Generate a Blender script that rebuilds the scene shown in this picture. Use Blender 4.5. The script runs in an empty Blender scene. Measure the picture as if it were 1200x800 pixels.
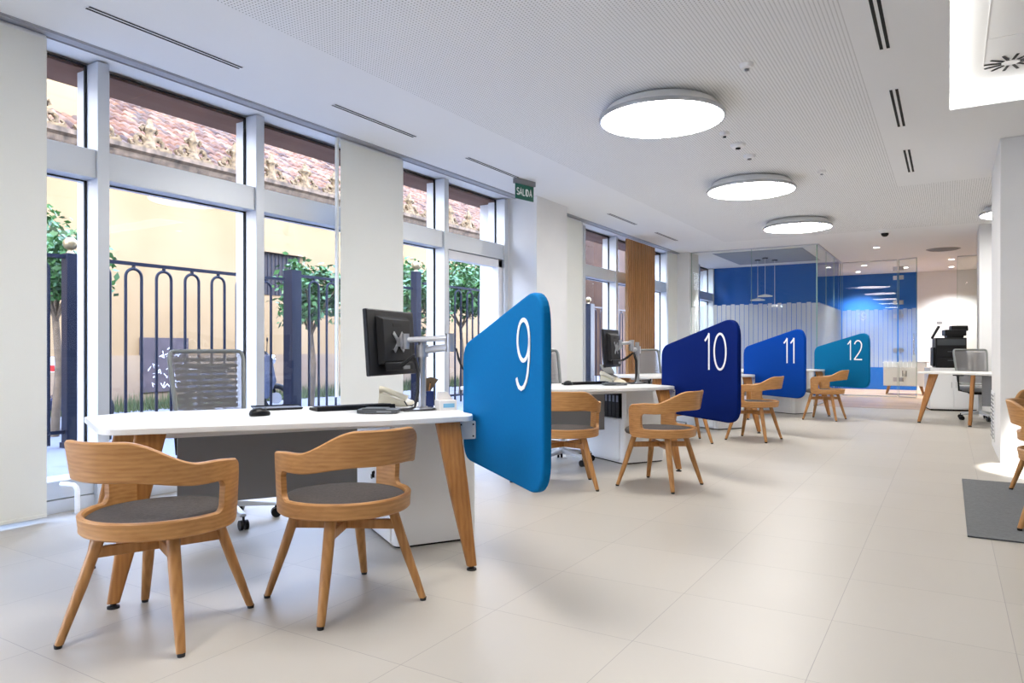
import bpy, bmesh, math, random
from math import sin, cos, pi, radians, sqrt, atan2
from mathutils import Vector, Matrix
random.seed(7)
C = bpy.context.scene.collection

# ------------------------------------------------------------------ materials
def srgb(r, g, b):
    def f(c):
        c = c / 255.0
        return c / 12.92 if c <= 0.04045 else ((c + 0.055) / 1.055) ** 2.4
    return (f(r), f(g), f(b), 1.0)

def new_mat(name):
    m = bpy.data.materials.new(name); m.use_nodes = True
    nt = m.node_tree
    return m, nt, nt.nodes['Principled BSDF']

def mat(name, col, rough=0.5, metal=0.0, var=0.0, vscale=8.0, stretch=(1, 1, 1), bump=0.0, spec=0.5, coat=0.0):
    m, nt, b = new_mat(name)
    b.inputs['Base Color'].default_value = col
    b.inputs['Roughness'].default_value = rough
    b.inputs['Metallic'].default_value = metal
    b.inputs['Specular IOR Level'].default_value = spec
    b.inputs['Coat Weight'].default_value = coat
    if var > 0 or bump > 0:
        tc = nt.nodes.new('ShaderNodeTexCoord'); mp = nt.nodes.new('ShaderNodeMapping')
        mp.inputs['Scale'].default_value = stretch
        no = nt.nodes.new('ShaderNodeTexNoise'); no.inputs['Scale'].default_value = vscale
        no.inputs['Detail'].default_value = 4
        nt.links.new(tc.outputs['Object'], mp.inputs[0]); nt.links.new(mp.outputs[0], no.inputs['Vector'])
        if var > 0:
            cr = nt.nodes.new('ShaderNodeValToRGB')
            cr.color_ramp.elements[0].position = 0.3; cr.color_ramp.elements[1].position = 0.7
            cr.color_ramp.elements[0].color = tuple(c * (1 - var) for c in col[:3]) + (1,)
            cr.color_ramp.elements[1].color = tuple(min(1, c * (1 + var)) for c in col[:3]) + (1,)
            nt.links.new(no.outputs['Fac'], cr.inputs[0]); nt.links.new(cr.outputs[0], b.inputs['Base Color'])
        if bump > 0:
            bp = nt.nodes.new('ShaderNodeBump'); bp.inputs['Strength'].default_value = bump
            bp.inputs['Distance'].default_value = 0.01
            nt.links.new(no.outputs['Fac'], bp.inputs['Height']); nt.links.new(bp.outputs[0], b.inputs['Normal'])
    return m

def emis(name, col, s):
    m, nt, b = new_mat(name)
    b.inputs['Base Color'].default_value = (0.8, 0.8, 0.8, 1)
    b.inputs['Emission Color'].default_value = col
    b.inputs['Emission Strength'].default_value = s
    return m

def wood(name, c0, c1, axis='x', rough=0.42, scale=6.0):
    m, nt, b = new_mat(name)
    b.inputs['Roughness'].default_value = rough
    tc = nt.nodes.new('ShaderNodeTexCoord'); mp = nt.nodes.new('ShaderNodeMapping')
    mp.inputs['Scale'].default_value = {'x': (1.2, 2.5, 9), 'z': (7, 7, 0.5), 'y': (9, 0.8, 14)}[axis]
    no = nt.nodes.new('ShaderNodeTexNoise'); no.inputs['Scale'].default_value = scale
    no.inputs['Detail'].default_value = 5; no.inputs['Distortion'].default_value = 0.6
    wv = nt.nodes.new('ShaderNodeTexWave'); wv.inputs['Scale'].default_value = scale * 0.35
    wv.inputs['Distortion'].default_value = 5; wv.inputs['Detail'].default_value = 3
    wv.bands_direction = 'Z' if axis != 'z' else 'X'
    mx = nt.nodes.new('ShaderNodeMath'); mx.operation = 'MULTIPLY_ADD'; mx.inputs[1].default_value = 0.16
    sc = nt.nodes.new('ShaderNodeMath'); sc.operation = 'MULTIPLY'; sc.inputs[1].default_value = 0.85
    cr = nt.nodes.new('ShaderNodeValToRGB')
    cr.color_ramp.elements[0].position = 0.25; cr.color_ramp.elements[1].position = 0.75
    cr.color_ramp.elements[0].color = c0; cr.color_ramp.elements[1].color = c1
    L = nt.links.new
    L(tc.outputs['Object'], mp.inputs[0]); L(mp.outputs[0], no.inputs['Vector']); L(mp.outputs[0], wv.inputs['Vector'])
    L(no.outputs['Fac'], sc.inputs[0]); L(wv.outputs['Fac'], mx.inputs[0]); L(sc.outputs[0], mx.inputs[2])
    L(mx.outputs[0], cr.inputs[0]); L(cr.outputs[0], b.inputs['Base Color'])
    return m

def glass_mat(name, tint, refl=1.0, ior=1.45):
    m = bpy.data.materials.new(name); m.use_nodes = True; nt = m.node_tree
    nt.nodes.clear()
    o = nt.nodes.new('ShaderNodeOutputMaterial'); mx = nt.nodes.new('ShaderNodeMixShader')
    t = nt.nodes.new('ShaderNodeBsdfTransparent'); t.inputs[0].default_value = tint
    g = nt.nodes.new('ShaderNodeBsdfGlossy'); g.inputs['Roughness'].default_value = 0.0
    f = nt.nodes.new('ShaderNodeFresnel'); f.inputs[0].default_value = ior
    k = nt.nodes.new('ShaderNodeMath'); k.operation = 'MULTIPLY'; k.inputs[1].default_value = refl
    L = nt.links.new
    ge = nt.nodes.new('ShaderNodeNewGeometry'); iv = nt.nodes.new('ShaderNodeMath'); iv.operation = 'SUBTRACT'; iv.inputs[0].default_value = 1
    k2 = nt.nodes.new('ShaderNodeMath'); k2.operation = 'MULTIPLY'
    L(ge.outputs['Backfacing'], iv.inputs[1]); L(iv.outputs[0], k2.inputs[0]); L(k.outputs[0], k2.inputs[1])
    L(f.outputs[0], k.inputs[0]); L(k2.outputs[0], mx.inputs[0]); L(t.outputs[0], mx.inputs[1]); L(g.outputs[0], mx.inputs[2])
    L(mx.outputs[0], o.inputs[0])
    return m

M = {}
M['white_wall'] = mat('white_wall', (0.80, 0.80, 0.80, 1), 0.7, var=0.015, vscale=3)
M['ceiling'] = mat('ceiling_paint', (0.86, 0.865, 0.87, 1), 0.8)
M['wood'] = wood('oak_band', srgb(160, 110, 60), srgb(194, 144, 88), 'x')
M['wood_leg'] = wood('oak_leg', srgb(158, 108, 58), srgb(190, 140, 84), 'z')
M['desk_wood'] = wood('oak_desk_leg', srgb(148, 96, 46), srgb(182, 128, 70), 'z')
M['seat'] = mat('grey_felt', srgb(70, 65, 63), 0.95, var=0.22, vscale=90, bump=0.3)
M['rubber'] = mat('black_rubber', srgb(22, 22, 24), 0.6)
M['black'] = mat('black_plastic', srgb(12, 12, 14), 0.38, spec=.3)
M['black2'] = mat('black_matte', srgb(18, 18, 21), 0.55, spec=.3)
M['dgrey'] = mat('dark_grey_plastic', srgb(62, 66, 70), 0.4)
M['grey_panel'] = mat('grey_laminate', srgb(128, 130, 134), 0.5)
M['chair_grey'] = mat('grey_mesh_frame', srgb(134, 138, 136), 0.5)
M['alu'] = mat('brushed_aluminium', (0.50, 0.51, 0.54, 1), 0.30, metal=0.75)
M['alu_paint'] = mat('silver_paint', (0.63, 0.66, 0.70, 1), 0.35, metal=0.35)
M['chrome'] = mat('chrome', (0.8, 0.8, 0.8, 1), 0.12, metal=1.0)
M['desk_white'] = mat('white_laminate', (0.83, 0.83, 0.81, 1), 0.32)
M['ped_white'] = mat('white_cabinet', (0.80, 0.81, 0.82, 1), 0.35)
M['blind'] = mat('blind_fabric', (0.80, 0.81, 0.77, 1), 0.9, var=0.01, vscale=200)
M['mull_out'] = mat('window_white_frame', (0.80, 0.81, 0.85, 1), 0.4)
M['blue9'] = mat('blue_felt_cyan', srgb(0, 104, 162), 0.85, var=0.03, vscale=60, spec=0.12)
M['blue10'] = mat('blue_felt_navy', srgb(0, 28, 98), 0.85, var=0.03, vscale=60, spec=0.12)
M['blue11'] = mat('blue_felt_royal', srgb(0, 62, 152), 0.85, var=0.03, vscale=60, spec=0.12)
M['blue12'] = mat('blue_felt_teal', srgb(0, 98, 144), 0.85, var=0.03, vscale=60, spec=0.12)
M['letter'] = mat('white_letter', (0.9, 0.9, 0.9, 1), 0.5)
M['blue_wall'] = mat('blue_wall_paint', srgb(0, 92, 178), 0.6)
M['steel_dark'] = mat('dark_gap', srgb(14, 14, 14), 0.8)
M['glass'] = glass_mat('window_glass', (0.98, 0.985, 0.985, 1), 0.8)
M['pglass'] = glass_mat('partition_glass', (0.955, 0.985, 0.975, 1), 1.0)
M['gedge'] = mat('glass_edge', srgb(140, 175, 160), 0.2)
M['iron'] = mat('dark_blue_iron', srgb(20, 25, 40), 0.4, spec=.25)
M['stone'] = mat('weathered_stone', srgb(96, 80, 64), 0.95, var=0.6, vscale=7, bump=0.6)
M['stone2'] = mat('ornament_stone', srgb(110, 90, 64), 0.95, var=0.65, vscale=12, bump=0.8)
M['soffit'] = mat('brown_soffit', srgb(122, 84, 62), 0.8, var=0.08, vscale=4)
M['pave'] = mat('lavender_pavement', srgb(112, 112, 118), 0.8, var=0.10, vscale=3)
M['leaf'] = mat('tree_leaf', srgb(60, 98, 46), 0.45, var=0.5, vscale=5)
M['bark'] = mat('tree_bark', srgb(98, 82, 64), 0.9, var=0.2, vscale=12)
M['grass'] = mat('grass_blades', srgb(66, 76, 44), 0.9, var=0.35, vscale=8)
M['brass'] = mat('dull_brass', srgb(140, 124, 92), 0.35, metal=0.6)
M['green_sign'] = mat('sign_green', srgb(0, 92, 72), 0.4)
M['sign_text'] = mat('sign_letters', (0.9, 0.92, 0.9, 1), 0.5)
M['frost'] = None
M['cream'] = mat('cream_plastic', srgb(222, 214, 190), 0.4)
M['cup_blue'] = mat('navy_card', srgb(12, 44, 110), 0.4)
M['label_blue'] = mat('label_blue', srgb(120, 175, 205), 0.5)
M['card'] = mat('white_card', srgb(232, 226, 220), 0.6)
M['red'] = mat('red_plastic', srgb(190, 50, 45), 0.45)
M['rust'] = mat('graffiti_door', srgb(66, 56, 58), 0.8, var=0.25, vscale=6)
M['graffiti'] = mat('white_spray_paint', srgb(215, 215, 225), 0.8)
M['shutter'] = mat('dark_shutter', srgb(44, 36, 35), 0.7)
M['tan'] = mat('tan_frame', srgb(140, 116, 84), 0.9)

# plaster facade
def plaster(name, ca, cb, cstain):
    m, nt, b = new_mat(name); b.inputs['Roughness'].default_value = 0.95
    tc = nt.nodes.new('ShaderNodeTexCoord'); L = nt.links.new
    n1 = nt.nodes.new('ShaderNodeTexNoise'); n1.inputs['Scale'].default_value = 0.55; n1.inputs['Detail'].default_value = 6
    n2 = nt.nodes.new('ShaderNodeTexNoise'); n2.inputs['Scale'].default_value = 1.7; n2.inputs['Detail'].default_value = 8; n2.inputs['Roughness'].default_value = .7
    r1 = nt.nodes.new('ShaderNodeValToRGB'); r1.color_ramp.elements[0].color = ca; r1.color_ramp.elements[1].color = cb
    r1.color_ramp.elements[0].position = .4; r1.color_ramp.elements[1].position = .62
    r2 = nt.nodes.new('ShaderNodeValToRGB'); r2.color_ramp.elements[0].position = .6; r2.color_ramp.elements[1].position = .75
    mx = nt.nodes.new('ShaderNodeMixRGB'); mx.inputs[2].default_value = cstain
    L(tc.outputs['Object'], n1.inputs['Vector']); L(tc.outputs['Object'], n2.inputs['Vector'])
    L(n1.outputs['Fac'], r1.inputs[0]); L(n2.outputs['Fac'], r2.inputs[0])
    L(r2.outputs[0], mx.inputs[0]); L(r1.outputs[0], mx.inputs[1]); L(mx.outputs[0], b.inputs['Base Color'])
    return m
M['plaster'] = plaster('ochre_plaster', srgb(138, 112, 78), srgb(146, 121, 87), srgb(130, 100, 66))
M['plaster2'] = plaster('pale_ochre_plaster', srgb(142, 126, 92), srgb(148, 132, 98), srgb(136, 118, 84))
M['plaster3'] = plaster('brown_plaster', srgb(66, 48, 38), srgb(84, 62, 48), srgb(48, 34, 28))
M['plaster4'] = plaster('worn_base_plaster', srgb(140, 118, 92), srgb(122, 102, 84), srgb(100, 82, 68))

# floor tiles
def floor_mat():
    m, nt, b = new_mat('beige_floor_tiles'); L = nt.links.new
    tc = nt.nodes.new('ShaderNodeTexCoord'); mp = nt.nodes.new('ShaderNodeMapping')
    mp.inputs['Location'].default_value = (2.797 + 6.0, -2.490 + 6.0, 0)
    br = nt.nodes.new('ShaderNodeTexBrick'); br.offset = 0; br.squash = 1
    br.inputs['Scale'].default_value = 1.0; br.inputs['Brick Width'].default_value = .6; br.inputs['Row Height'].default_value = .6
    br.inputs['Mortar Size'].default_value = .0016; br.inputs['Mortar Smooth'].default_value = 0.3; br.inputs['Bias'].default_value = 0
    br.inputs['Color1'].default_value = srgb(181, 175, 165); br.inputs['Color2'].default_value = srgb(186, 180, 170)
    br.inputs['Mortar'].default_value = srgb(150, 144, 138)
    no = nt.nodes.new('ShaderNodeTexNoise'); no.inputs['Scale'].default_value = 1.3; no.inputs['Detail'].default_value = 5
    mr = nt.nodes.new('ShaderNodeMapRange'); mr.inputs['To Min'].default_value = 0.33; mr.inputs['To Max'].default_value = 0.43
    L(tc.outputs['Object'], mp.inputs[0]); L(mp.outputs[0], br.inputs['Vector']); L(br.outputs['Color'], b.inputs['Base Color'])
    L(tc.outputs['Object'], no.inputs['Vector']); L(no.outputs['Fac'], mr.inputs[0]); L(mr.outputs[0], b.inputs['Roughness'])
    bp = nt.nodes.new('ShaderNodeBump'); bp.invert = True; bp.inputs['Strength'].default_value = .3; bp.inputs['Distance'].default_value = .002
    L(br.outputs['Fac'], bp.inputs['Height']); L(bp.outputs[0], b.inputs['Normal'])
    b.inputs['Specular IOR Level'].default_value = 0.5
    return m
M['floor'] = floor_mat()

def plank_mat():
    m, nt, b = new_mat('wood_plank_floor'); L = nt.links.new
    tc = nt.nodes.new('ShaderNodeTexCoord')
    br = nt.nodes.new('ShaderNodeTexBrick'); br.offset = .37
    br.inputs['Scale'].default_value = 1; br.inputs['Brick Width'].default_value = 1.4; br.inputs['Row Height'].default_value = .19
    br.inputs['Mortar Size'].default_value = .002
    br.inputs['Color1'].default_value = srgb(164, 134, 110); br.inputs['Color2'].default_value = srgb(190, 162, 136)
    br.inputs['Mortar'].default_value = srgb(110, 84, 66)
    L(tc.outputs['Object'], br.inputs['Vector']); L(br.outputs['Color'], b.inputs['Base Color'])
    b.inputs['Roughness'].default_value = .35
    return m
M['planks'] = plank_mat()

# perforated acoustic ceiling: regular grid of small dark holes
def perf_mat():
    m, nt, b = new_mat('perforated_acoustic_board'); L = nt.links.new
    b.inputs['Roughness'].default_value = .85
    tc = nt.nodes.new('ShaderNodeTexCoord')
    sc = nt.nodes.new('ShaderNodeVectorMath'); sc.operation = 'SCALE'; sc.inputs['Scale'].default_value = 1 / 0.024
    fr = nt.nodes.new('ShaderNodeVectorMath'); fr.operation = 'FRACTION'
    sb = nt.nodes.new('ShaderNodeVectorMath'); sb.operation = 'SUBTRACT'; sb.inputs[1].default_value = (.5, .5, 0)
    ml = nt.nodes.new('ShaderNodeVectorMath'); ml.operation = 'MULTIPLY'; ml.inputs[1].default_value = (1, 1, 0)
    ln = nt.nodes.new('ShaderNodeVectorMath'); ln.operation = 'LENGTH'
    lt = nt.nodes.new('ShaderNodeMath'); lt.operation = 'LESS_THAN'; lt.inputs[1].default_value = .19
    mx = nt.nodes.new('ShaderNodeMixRGB'); mx.inputs[1].default_value = (0.87, 0.875, 0.88, 1); mx.inputs[2].default_value = (.3, .3, .3, 1)
    L(tc.outputs['Object'], sc.inputs[0]); L(sc.outputs[0], fr.inputs[0]); L(fr.outputs[0], sb.inputs[0]); L(sb.outputs[0], ml.inputs[0])
    L(ml.outputs[0], ln.inputs[0]); L(ln.outputs['Value'], lt.inputs[0]); L(lt.outputs[0], mx.inputs[0]); L(mx.outputs[0], b.inputs['Base Color'])
    return m
M['perf'] = perf_mat()

def tile_roof_mat():
    m, nt, b = new_mat('barrel_roof_tiles'); L = nt.links.new
    b.inputs['Roughness'].default_value = .95
    tc = nt.nodes.new('ShaderNodeTexCoord'); ml = nt.nodes.new('ShaderNodeVectorMath'); ml.operation = 'MULTIPLY'
    ml.inputs[1].default_value = (1 / .32, 1 / .20, 0)
    fl = nt.nodes.new('ShaderNodeVectorMath'); fl.operation = 'FLOOR'
    wn = nt.nodes.new('ShaderNodeTexWhiteNoise')
    cr = nt.nodes.new('ShaderNodeValToRGB'); e = cr.color_ramp.elements
    e[0].color = srgb(58, 38, 28); e[1].color = srgb(140, 104, 78)
    for p, c in ((.3, (100, 64, 42)), (.55, (118, 84, 60)), (.8, (80, 62, 50))):
        x = e.new(p); x.color = srgb(*c)
    no = nt.nodes.new('ShaderNodeTexNoise'); no.inputs['Scale'].default_value = 9; no.inputs['Detail'].default_value = 5
    mx = nt.nodes.new('ShaderNodeMixRGB'); mx.blend_type = 'MULTIPLY'; mx.inputs[0].default_value = .7
    r2 = nt.nodes.new('ShaderNodeValToRGB'); r2.color_ramp.elements[0].position = .3; r2.color_ramp.elements[0].color = (.45, .42, .4, 1); r2.color_ramp.elements[1].position = .6
    L(tc.outputs['Object'], ml.inputs[0]); L(ml.outputs[0], fl.inputs[0]); L(fl.outputs[0], wn.inputs['Vector'])
    L(wn.outputs['Value'], cr.inputs[0]); L(tc.outputs['Object'], no.inputs['Vector']); L(no.outputs['Fac'], r2.inputs[0])
    L(cr.outputs[0], mx.inputs[1]); L(r2.outputs[0], mx.inputs[2]); L(mx.outputs[0], b.inputs['Base Color'])
    return m
M['rooftile'] = tile_roof_mat()

def frost_mat():
    m = bpy.data.materials.new('frosted_film'); m.use_nodes = True; nt = m.node_tree; nt.nodes.clear()
    o = nt.nodes.new('ShaderNodeOutputMaterial'); mx = nt.nodes.new('ShaderNodeMixShader'); mx.inputs[0].default_value = .5
    t = nt.nodes.new('ShaderNodeBsdfTransparent'); t.inputs[0].default_value = (.95, .97, .97, 1)
    a = nt.nodes.new('ShaderNodeMixShader')
    d = nt.nodes.new('ShaderNodeBsdfDiffuse'); d.inputs[0].default_value = (.85, .88, .88, 1)
    r = nt.nodes.new('ShaderNodeBsdfTranslucent'); r.inputs[0].default_value = (.85, .88, .88, 1)
    L = nt.links.new
    L(d.outputs[0], a.inputs[1]); L(r.outputs[0], a.inputs[2]); L(t.outputs[0], mx.inputs[1]); L(a.outputs[0], mx.inputs[2]); L(mx.outputs[0], o.inputs[0])
    return m
M['frost'] = frost_mat()

def mesh_fabric():
    m = bpy.data.materials.new('chair_mesh_fabric'); m.use_nodes = True; nt = m.node_tree
    b = nt.nodes['Principled BSDF']; b.inputs['Base Color'].default_value = srgb(120, 118, 120); b.inputs['Roughness'].default_value = .8
    o = nt.nodes['Material Output']; t = nt.nodes.new('ShaderNodeBsdfTransparent')
    mx = nt.nodes.new('ShaderNodeMixShader'); mx.inputs[0].default_value = .62
    nt.links.new(t.outputs[0], mx.inputs[1]); nt.links.new(b.outputs[0], mx.inputs[2]); nt.links.new(mx.outputs[0], o.inputs[0])
    return m
M['mesh'] = mesh_fabric()
def rug_mat():
    return mat('grey_woven_rug', srgb(112, 114, 116), 0.95, var=0.25, vscale=40, stretch=(1, 8, 1), bump=.4)
M['rug'] = rug_mat()
M['lamp'] = emis('lamp_diffuser', (1.0, 0.97, 0.925, 1), 23.0)
M['cove'] = emis('cove_led', (1.0, 0.985, 0.95, 1), 3.4)
M['spotlens'] = emis('downlight_lens', (1.0, 0.95, 0.88, 1), 12.0)
M['slatwood'] = wood('walnut_slats', srgb(140, 96, 50), srgb(190, 140, 84), 'z', .3)

# ------------------------------------------------------------------ mesh helpers
def rect(bm, vs):
    return bm.faces.new([bm.verts.new(v) for v in vs])

def box(bm, x0, x1, y0, y1, z0, z1, T=None):
    vs = [Vector((x, y, z)) for z in (z0, z1) for x, y in ((x0, y0), (x1, y0), (x1, y1), (x0, y1))]
    if T: vs = [T @ v for v in vs]
    v = [bm.verts.new(p) for p in vs]
    for f in ((0, 3, 2, 1), (4, 5, 6, 7), (0, 1, 5, 4), (1, 2, 6, 5), (2, 3, 7, 6), (3, 0, 4, 7)):
        bm.faces.new([v[i] for i in f])

def prism(bm, pts, a0, a1, plane='xy', T=None):
    """extrude a 2D outline; plane xy -> along z, xz -> along y, yz -> along x"""
    def P(p, a):
        q = {'xy': (p[0], p[1], a), 'xz': (p[0], a, p[1]), 'yz': (a, p[0], p[1])}[plane]
        return T @ Vector(q) if T else Vector(q)
    A = [bm.verts.new(P(p, a0)) for p in pts]; B = [bm.verts.new(P(p, a1)) for p in pts]
    n = len(pts)
    bm.faces.new(A[::-1]); bm.faces.new(B)
    for i in range(n): bm.faces.new([A[i], A[(i + 1) % n], B[(i + 1) % n], B[i]])

def rounded(pts, r, n=8):
    """round the corners of a 2D polygon; r number or list"""
    out = []; N = len(pts)
    for i in range(N):
        p = Vector(pts[i]); a = Vector(pts[i - 1]) - p; b = Vector(pts[(i + 1) % N]) - p
        rr = r[i] if isinstance(r, (list, tuple)) else r
        if rr <= 0: out.append(tuple(p)); continue
        ang = a.angle(b); d = min(rr / math.tan(ang / 2), a.length * .48, b.length * .48)
        pa = p + a.normalized() * d; pb = p + b.normalized() * d
        for k in range(n + 1):
            t = k / n
            q = pa * (1 - t) ** 2 + p * 2 * t * (1 - t) + pb * t * t
            out.append((q.x, q.y))
    return out

def frames_along(path, closed=False):
    path = [Vector(p) for p in path]; n = len(path); out = []
    up = Vector((0, 0, 1))
    prev = None
    for i in range(n):
        if closed: t = (path[(i + 1) % n] - path[i - 1]).normalized()
        else: t = (path[min(i + 1, n - 1)] - path[max(i - 1, 0)]).normalized()
        if prev is None:
            u = up if abs(t.dot(up)) < .9 else Vector((1, 0, 0))
            s = t.cross(u).normalized()
        else:
            s = (prev - t * prev.dot(t)).normalized()
        prev = s
        out.append((path[i], s, t.cross(s).normalized()))
    return out

def tube(bm, path, r, n=10, closed=False, caps=True, flat=1.0):
    fr = frames_along(path, closed); R = []
    for i, (p, s, u) in enumerate(fr):
        rr = r[i] if isinstance(r, (list, tuple)) else r
        R.append([bm.verts.new(p + s * cos(2 * pi * k / n) * rr + u * sin(2 * pi * k / n) * rr * flat) for k in range(n)])
    m = len(R)
    for i in range(m if closed else m - 1):
        a, b = R[i], R[(i + 1) % m]
        for k in range(n): bm.faces.new([a[k], a[(k + 1) % n], b[(k + 1) % n], b[k]])
    if caps and not closed:
        bm.faces.new(R[0][::-1]); bm.faces.new(R[-1])

def loft(bm, secs):
    """secs: list of rings (lists of points), same count"""
    R = [[bm.verts.new(Vector(p)) for p in s] for s in secs]; n = len(R[0])
    for a, b in zip(R[:-1], R[1:]):
        for k in range(n): bm.faces.new([a[k], a[(k + 1) % n], b[(k + 1) % n], b[k]])
    bm.faces.new(R[0][::-1]); bm.faces.new(R[-1])

def lathe(bm, prof, c=(0, 0, 0), n=32):
    R = []
    for r, z in prof:
        if r < 1e-5: R.append([bm.verts.new((c[0], c[1], c[2] + z))])
        else: R.append([bm.verts.new((c[0] + r * cos(2 * pi * k / n), c[1] + r * sin(2 * pi * k / n), c[2] + z)) for k in range(n)])
    for a, b in zip(R[:-1], R[1:]):
        for k in range(n):
            k2 = (k + 1) % n
            if len(a) == 1 and len(b) == 1: continue
            if len(a) == 1: bm.faces.new([a[0], b[k2], b[k]])
            elif len(b) == 1: bm.faces.new([a[k], a[k2], b[0]])
            else: bm.faces.new([a[k], a[k2], b[k2], b[k]])

def sphere(bm, c, r, n=14, sc=(1, 1, 1)):
    prof = [(r * sin(pi * i / n), -r * cos(pi * i / n)) for i in range(n + 1)]
    k0 = len(bm.verts)
    lathe(bm, [(p[0] if 0 < i < n else 0, p[1]) for i, p in enumerate(prof)], (0, 0, 0), n * 2)
    bm.verts.ensure_lookup_table()
    for v in list(bm.verts)[k0:]:
        v.co = Vector((v.co.x * sc[0] + c[0], v.co.y * sc[1] + c[1], v.co.z * sc[2] + c[2]))

def obj(name, bm, m, parent=None, smooth=False, bevel=0.0, seg=2):
    bmesh.ops.recalc_face_normals(bm, faces=bm.faces)
    me = bpy.data.meshes.new(name); bm.to_mesh(me); bm.free()
    if smooth:
        for p in me.polygons: p.use_smooth = True
        try: me.set_sharp_from_angle(angle=radians(38))
        except Exception: pass
    for x in (m if isinstance(m, (list, tuple)) else [m]): me.materials.append(x)
    o = bpy.data.objects.new(name, me); C.objects.link(o)
    if parent: o.parent = parent
    if bevel > 0:
        b = o.modifiers.new('bevel', 'BEVEL'); b.width = bevel; b.segments = seg; b.limit_method = 'ANGLE'; b.angle_limit = radians(40)
    return o

def tag(o, label, cat, group=None):
    o['label'] = label; o['category'] = cat
    if group: o['group'] = group
    return o
def thing(name, label, cat, loc=(0, 0, 0), rz=0, group=None):
    o = bpy.data.objects.new(name, None); C.objects.link(o)
    o.location = loc; o.rotation_euler = (0, 0, rz); o.empty_display_size = .1
    return tag(o, label, cat, group)
def struct(name, bm, m, parent=None, smooth=False, bevel=0.0):
    o = obj(name, bm, m, parent, smooth, bevel)
    if parent is None: o['kind'] = 'structure'
    return o
def sempty(name, loc=(0, 0, 0)):
    o = bpy.data.objects.new(name, None); C.objects.link(o); o.location = loc; o['kind'] = 'structure'
    return o
def dup(root, loc, rz, label, group=None):
    def cp(o, par):
        c = o.copy(); C.objects.link(c)
        if par: c.parent = par
        for ch in kids[o.name]: cp(ch, c)
        return c
    kids = {}
    def walk(o):
        kids[o.name] = [x for x in o.children]
        for x in kids[o.name]: walk(x)
    walk(root)
    r = cp(root, None)
    r.location = loc; r.rotation_euler = (0, 0, rz); r['label'] = label
    if group: r['group'] = group
    return r
B = bmesh.new

# unit frames (desk workstations)
TH = radians(58.2)
E1 = (cos(TH), sin(TH)); E2 = (-sin(TH), cos(TH))
UN = {9: (-2.02, 2.99), 10: (-2.06, 6.25), 11: (-2.10, 9.55), 12: (-1.66, 12.46)}
def W(u, x, y, z=0):
    O = UN[u]; return (O[0] + x * E1[0] + y * E2[0], O[1] + x * E1[1] + y * E2[1], z)

# ------------------------------------------------------------------ room shell
H = 3.05
XW = -4.98           # inner face of the window wall
YB, YF, XR = 21.2, -3.6, 5.2

bm = B(); box(bm, XW - .35, XR, YF, 14.5, -.12, 0); struct('floor', bm, M['floor'])
bm = B(); box(bm, XW - .35, XR, 14.5, YB, -.12, .002); struct('floor_planks', bm, M['planks'])

# ceiling with light well and perforated zones (one mesh, two materials)
bm = B()
def crect(x0, x1, y0, y1, mi):
    f = rect(bm, [(x0, y0, H), (x0, y1, H), (x1, y1, H), (x1, y0, H)]); f.material_index = mi
CX0, CX1, CY0, CY1 = 0.005, 3.2, 1.0, 6.955
crect(XW - .12, -3.55, YF, YB, 0)
crect(-3.55, -.53, YF, 13.4, 1)
crect(-3.55, -.53, 13.4, YB, 0)
crect(-.53, CX0, YF, 9.9, 0)
crect(CX0, CX1, YF, CY0, 0); crect(CX0, CX1, CY1, 9.9, 0); crect(CX1, XR, YF, 9.9, 0)
crect(-.53, XR, 9.9, 13.4, 1); crect(-.53, XR, 13.4, YB, 0)
ZC = 3.20
for a in ([(CX0, CY0), (CX1, CY0)], [(CX1, CY0), (CX1, CY1)], [(CX1, CY1), (CX0, CY1)], [(CX0, CY1), (CX0, CY0)]):
    (xa, ya), (xb, yb) = a
    rect(bm, [(xa, ya, H), (xb, yb, H), (xb, yb, ZC), (xa, ya, ZC)])
rect(bm, [(CX0, CY0, ZC), (CX0, CY1, ZC), (CX1, CY1, ZC), (CX1, CY0, ZC)])
box(bm, -5.6, XR + .2, YF - .2, YB + .2, 3.5, 3.62)
c = obj('ceiling', bm, [M['ceiling'], M['perf']]); c['kind'] = 'structure'
bm = B()   # outer roof slab edge / building body above windows
box(bm, -5.45, -5.13, YF - .2, 40, 3.03, 5.2); struct('wall_left_upper', bm, M['white_wall'])
bm = B(); box(bm, -5.50, -5.10, YF - .2, 40, 3.005, 3.03)
for k in range(18): box(bm, -5.50, -5.12, YF + k * 1.31 + .25, YF + k * 1.31 + .262, 3.003, 3.006)
struct('trim_soffit', bm, M['soffit'])

# blind track along the window head
bm = B()
box(bm, -4.755, -4.748, YF, 14.45, 3.043, 3.0502); box(bm, -4.86, -4.853, YF, 14.45, 3.035, 3.0502)
box(bm, -4.845, -4.765, YF, 14.45, 3.041, 3.0502)
struct('trim_blind_track', bm, mat('grey_track', srgb(168, 170, 176), .5))

bm = B(); box(bm, XR, XR + .2, YF, YB, 0, 3.5); struct('wall_right', bm, M['white_wall'])
bm = B(); box(bm, -5.3, XR + .2, YF - .2, YF, 0, 3.5); struct('wall_front', bm, M['white_wall'])
bm = B(); box(bm, -.70, XR + .2, YB, YB + .2, 0, 3.5); struct('wall_back', bm, M['white_wall'])
# blue walls of the glazed offices
bm = B(); box(bm, -5.0, -2.15, 17.75, 17.85, 0, 3.05); struct('wall_blue_office', bm, M['blue_wall'])
bm = B(); box(bm, -5.0, -.70, YB, YB + .2, 0, 3.5); struct('wall_blue_back', bm, M['blue_wall'])

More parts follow.
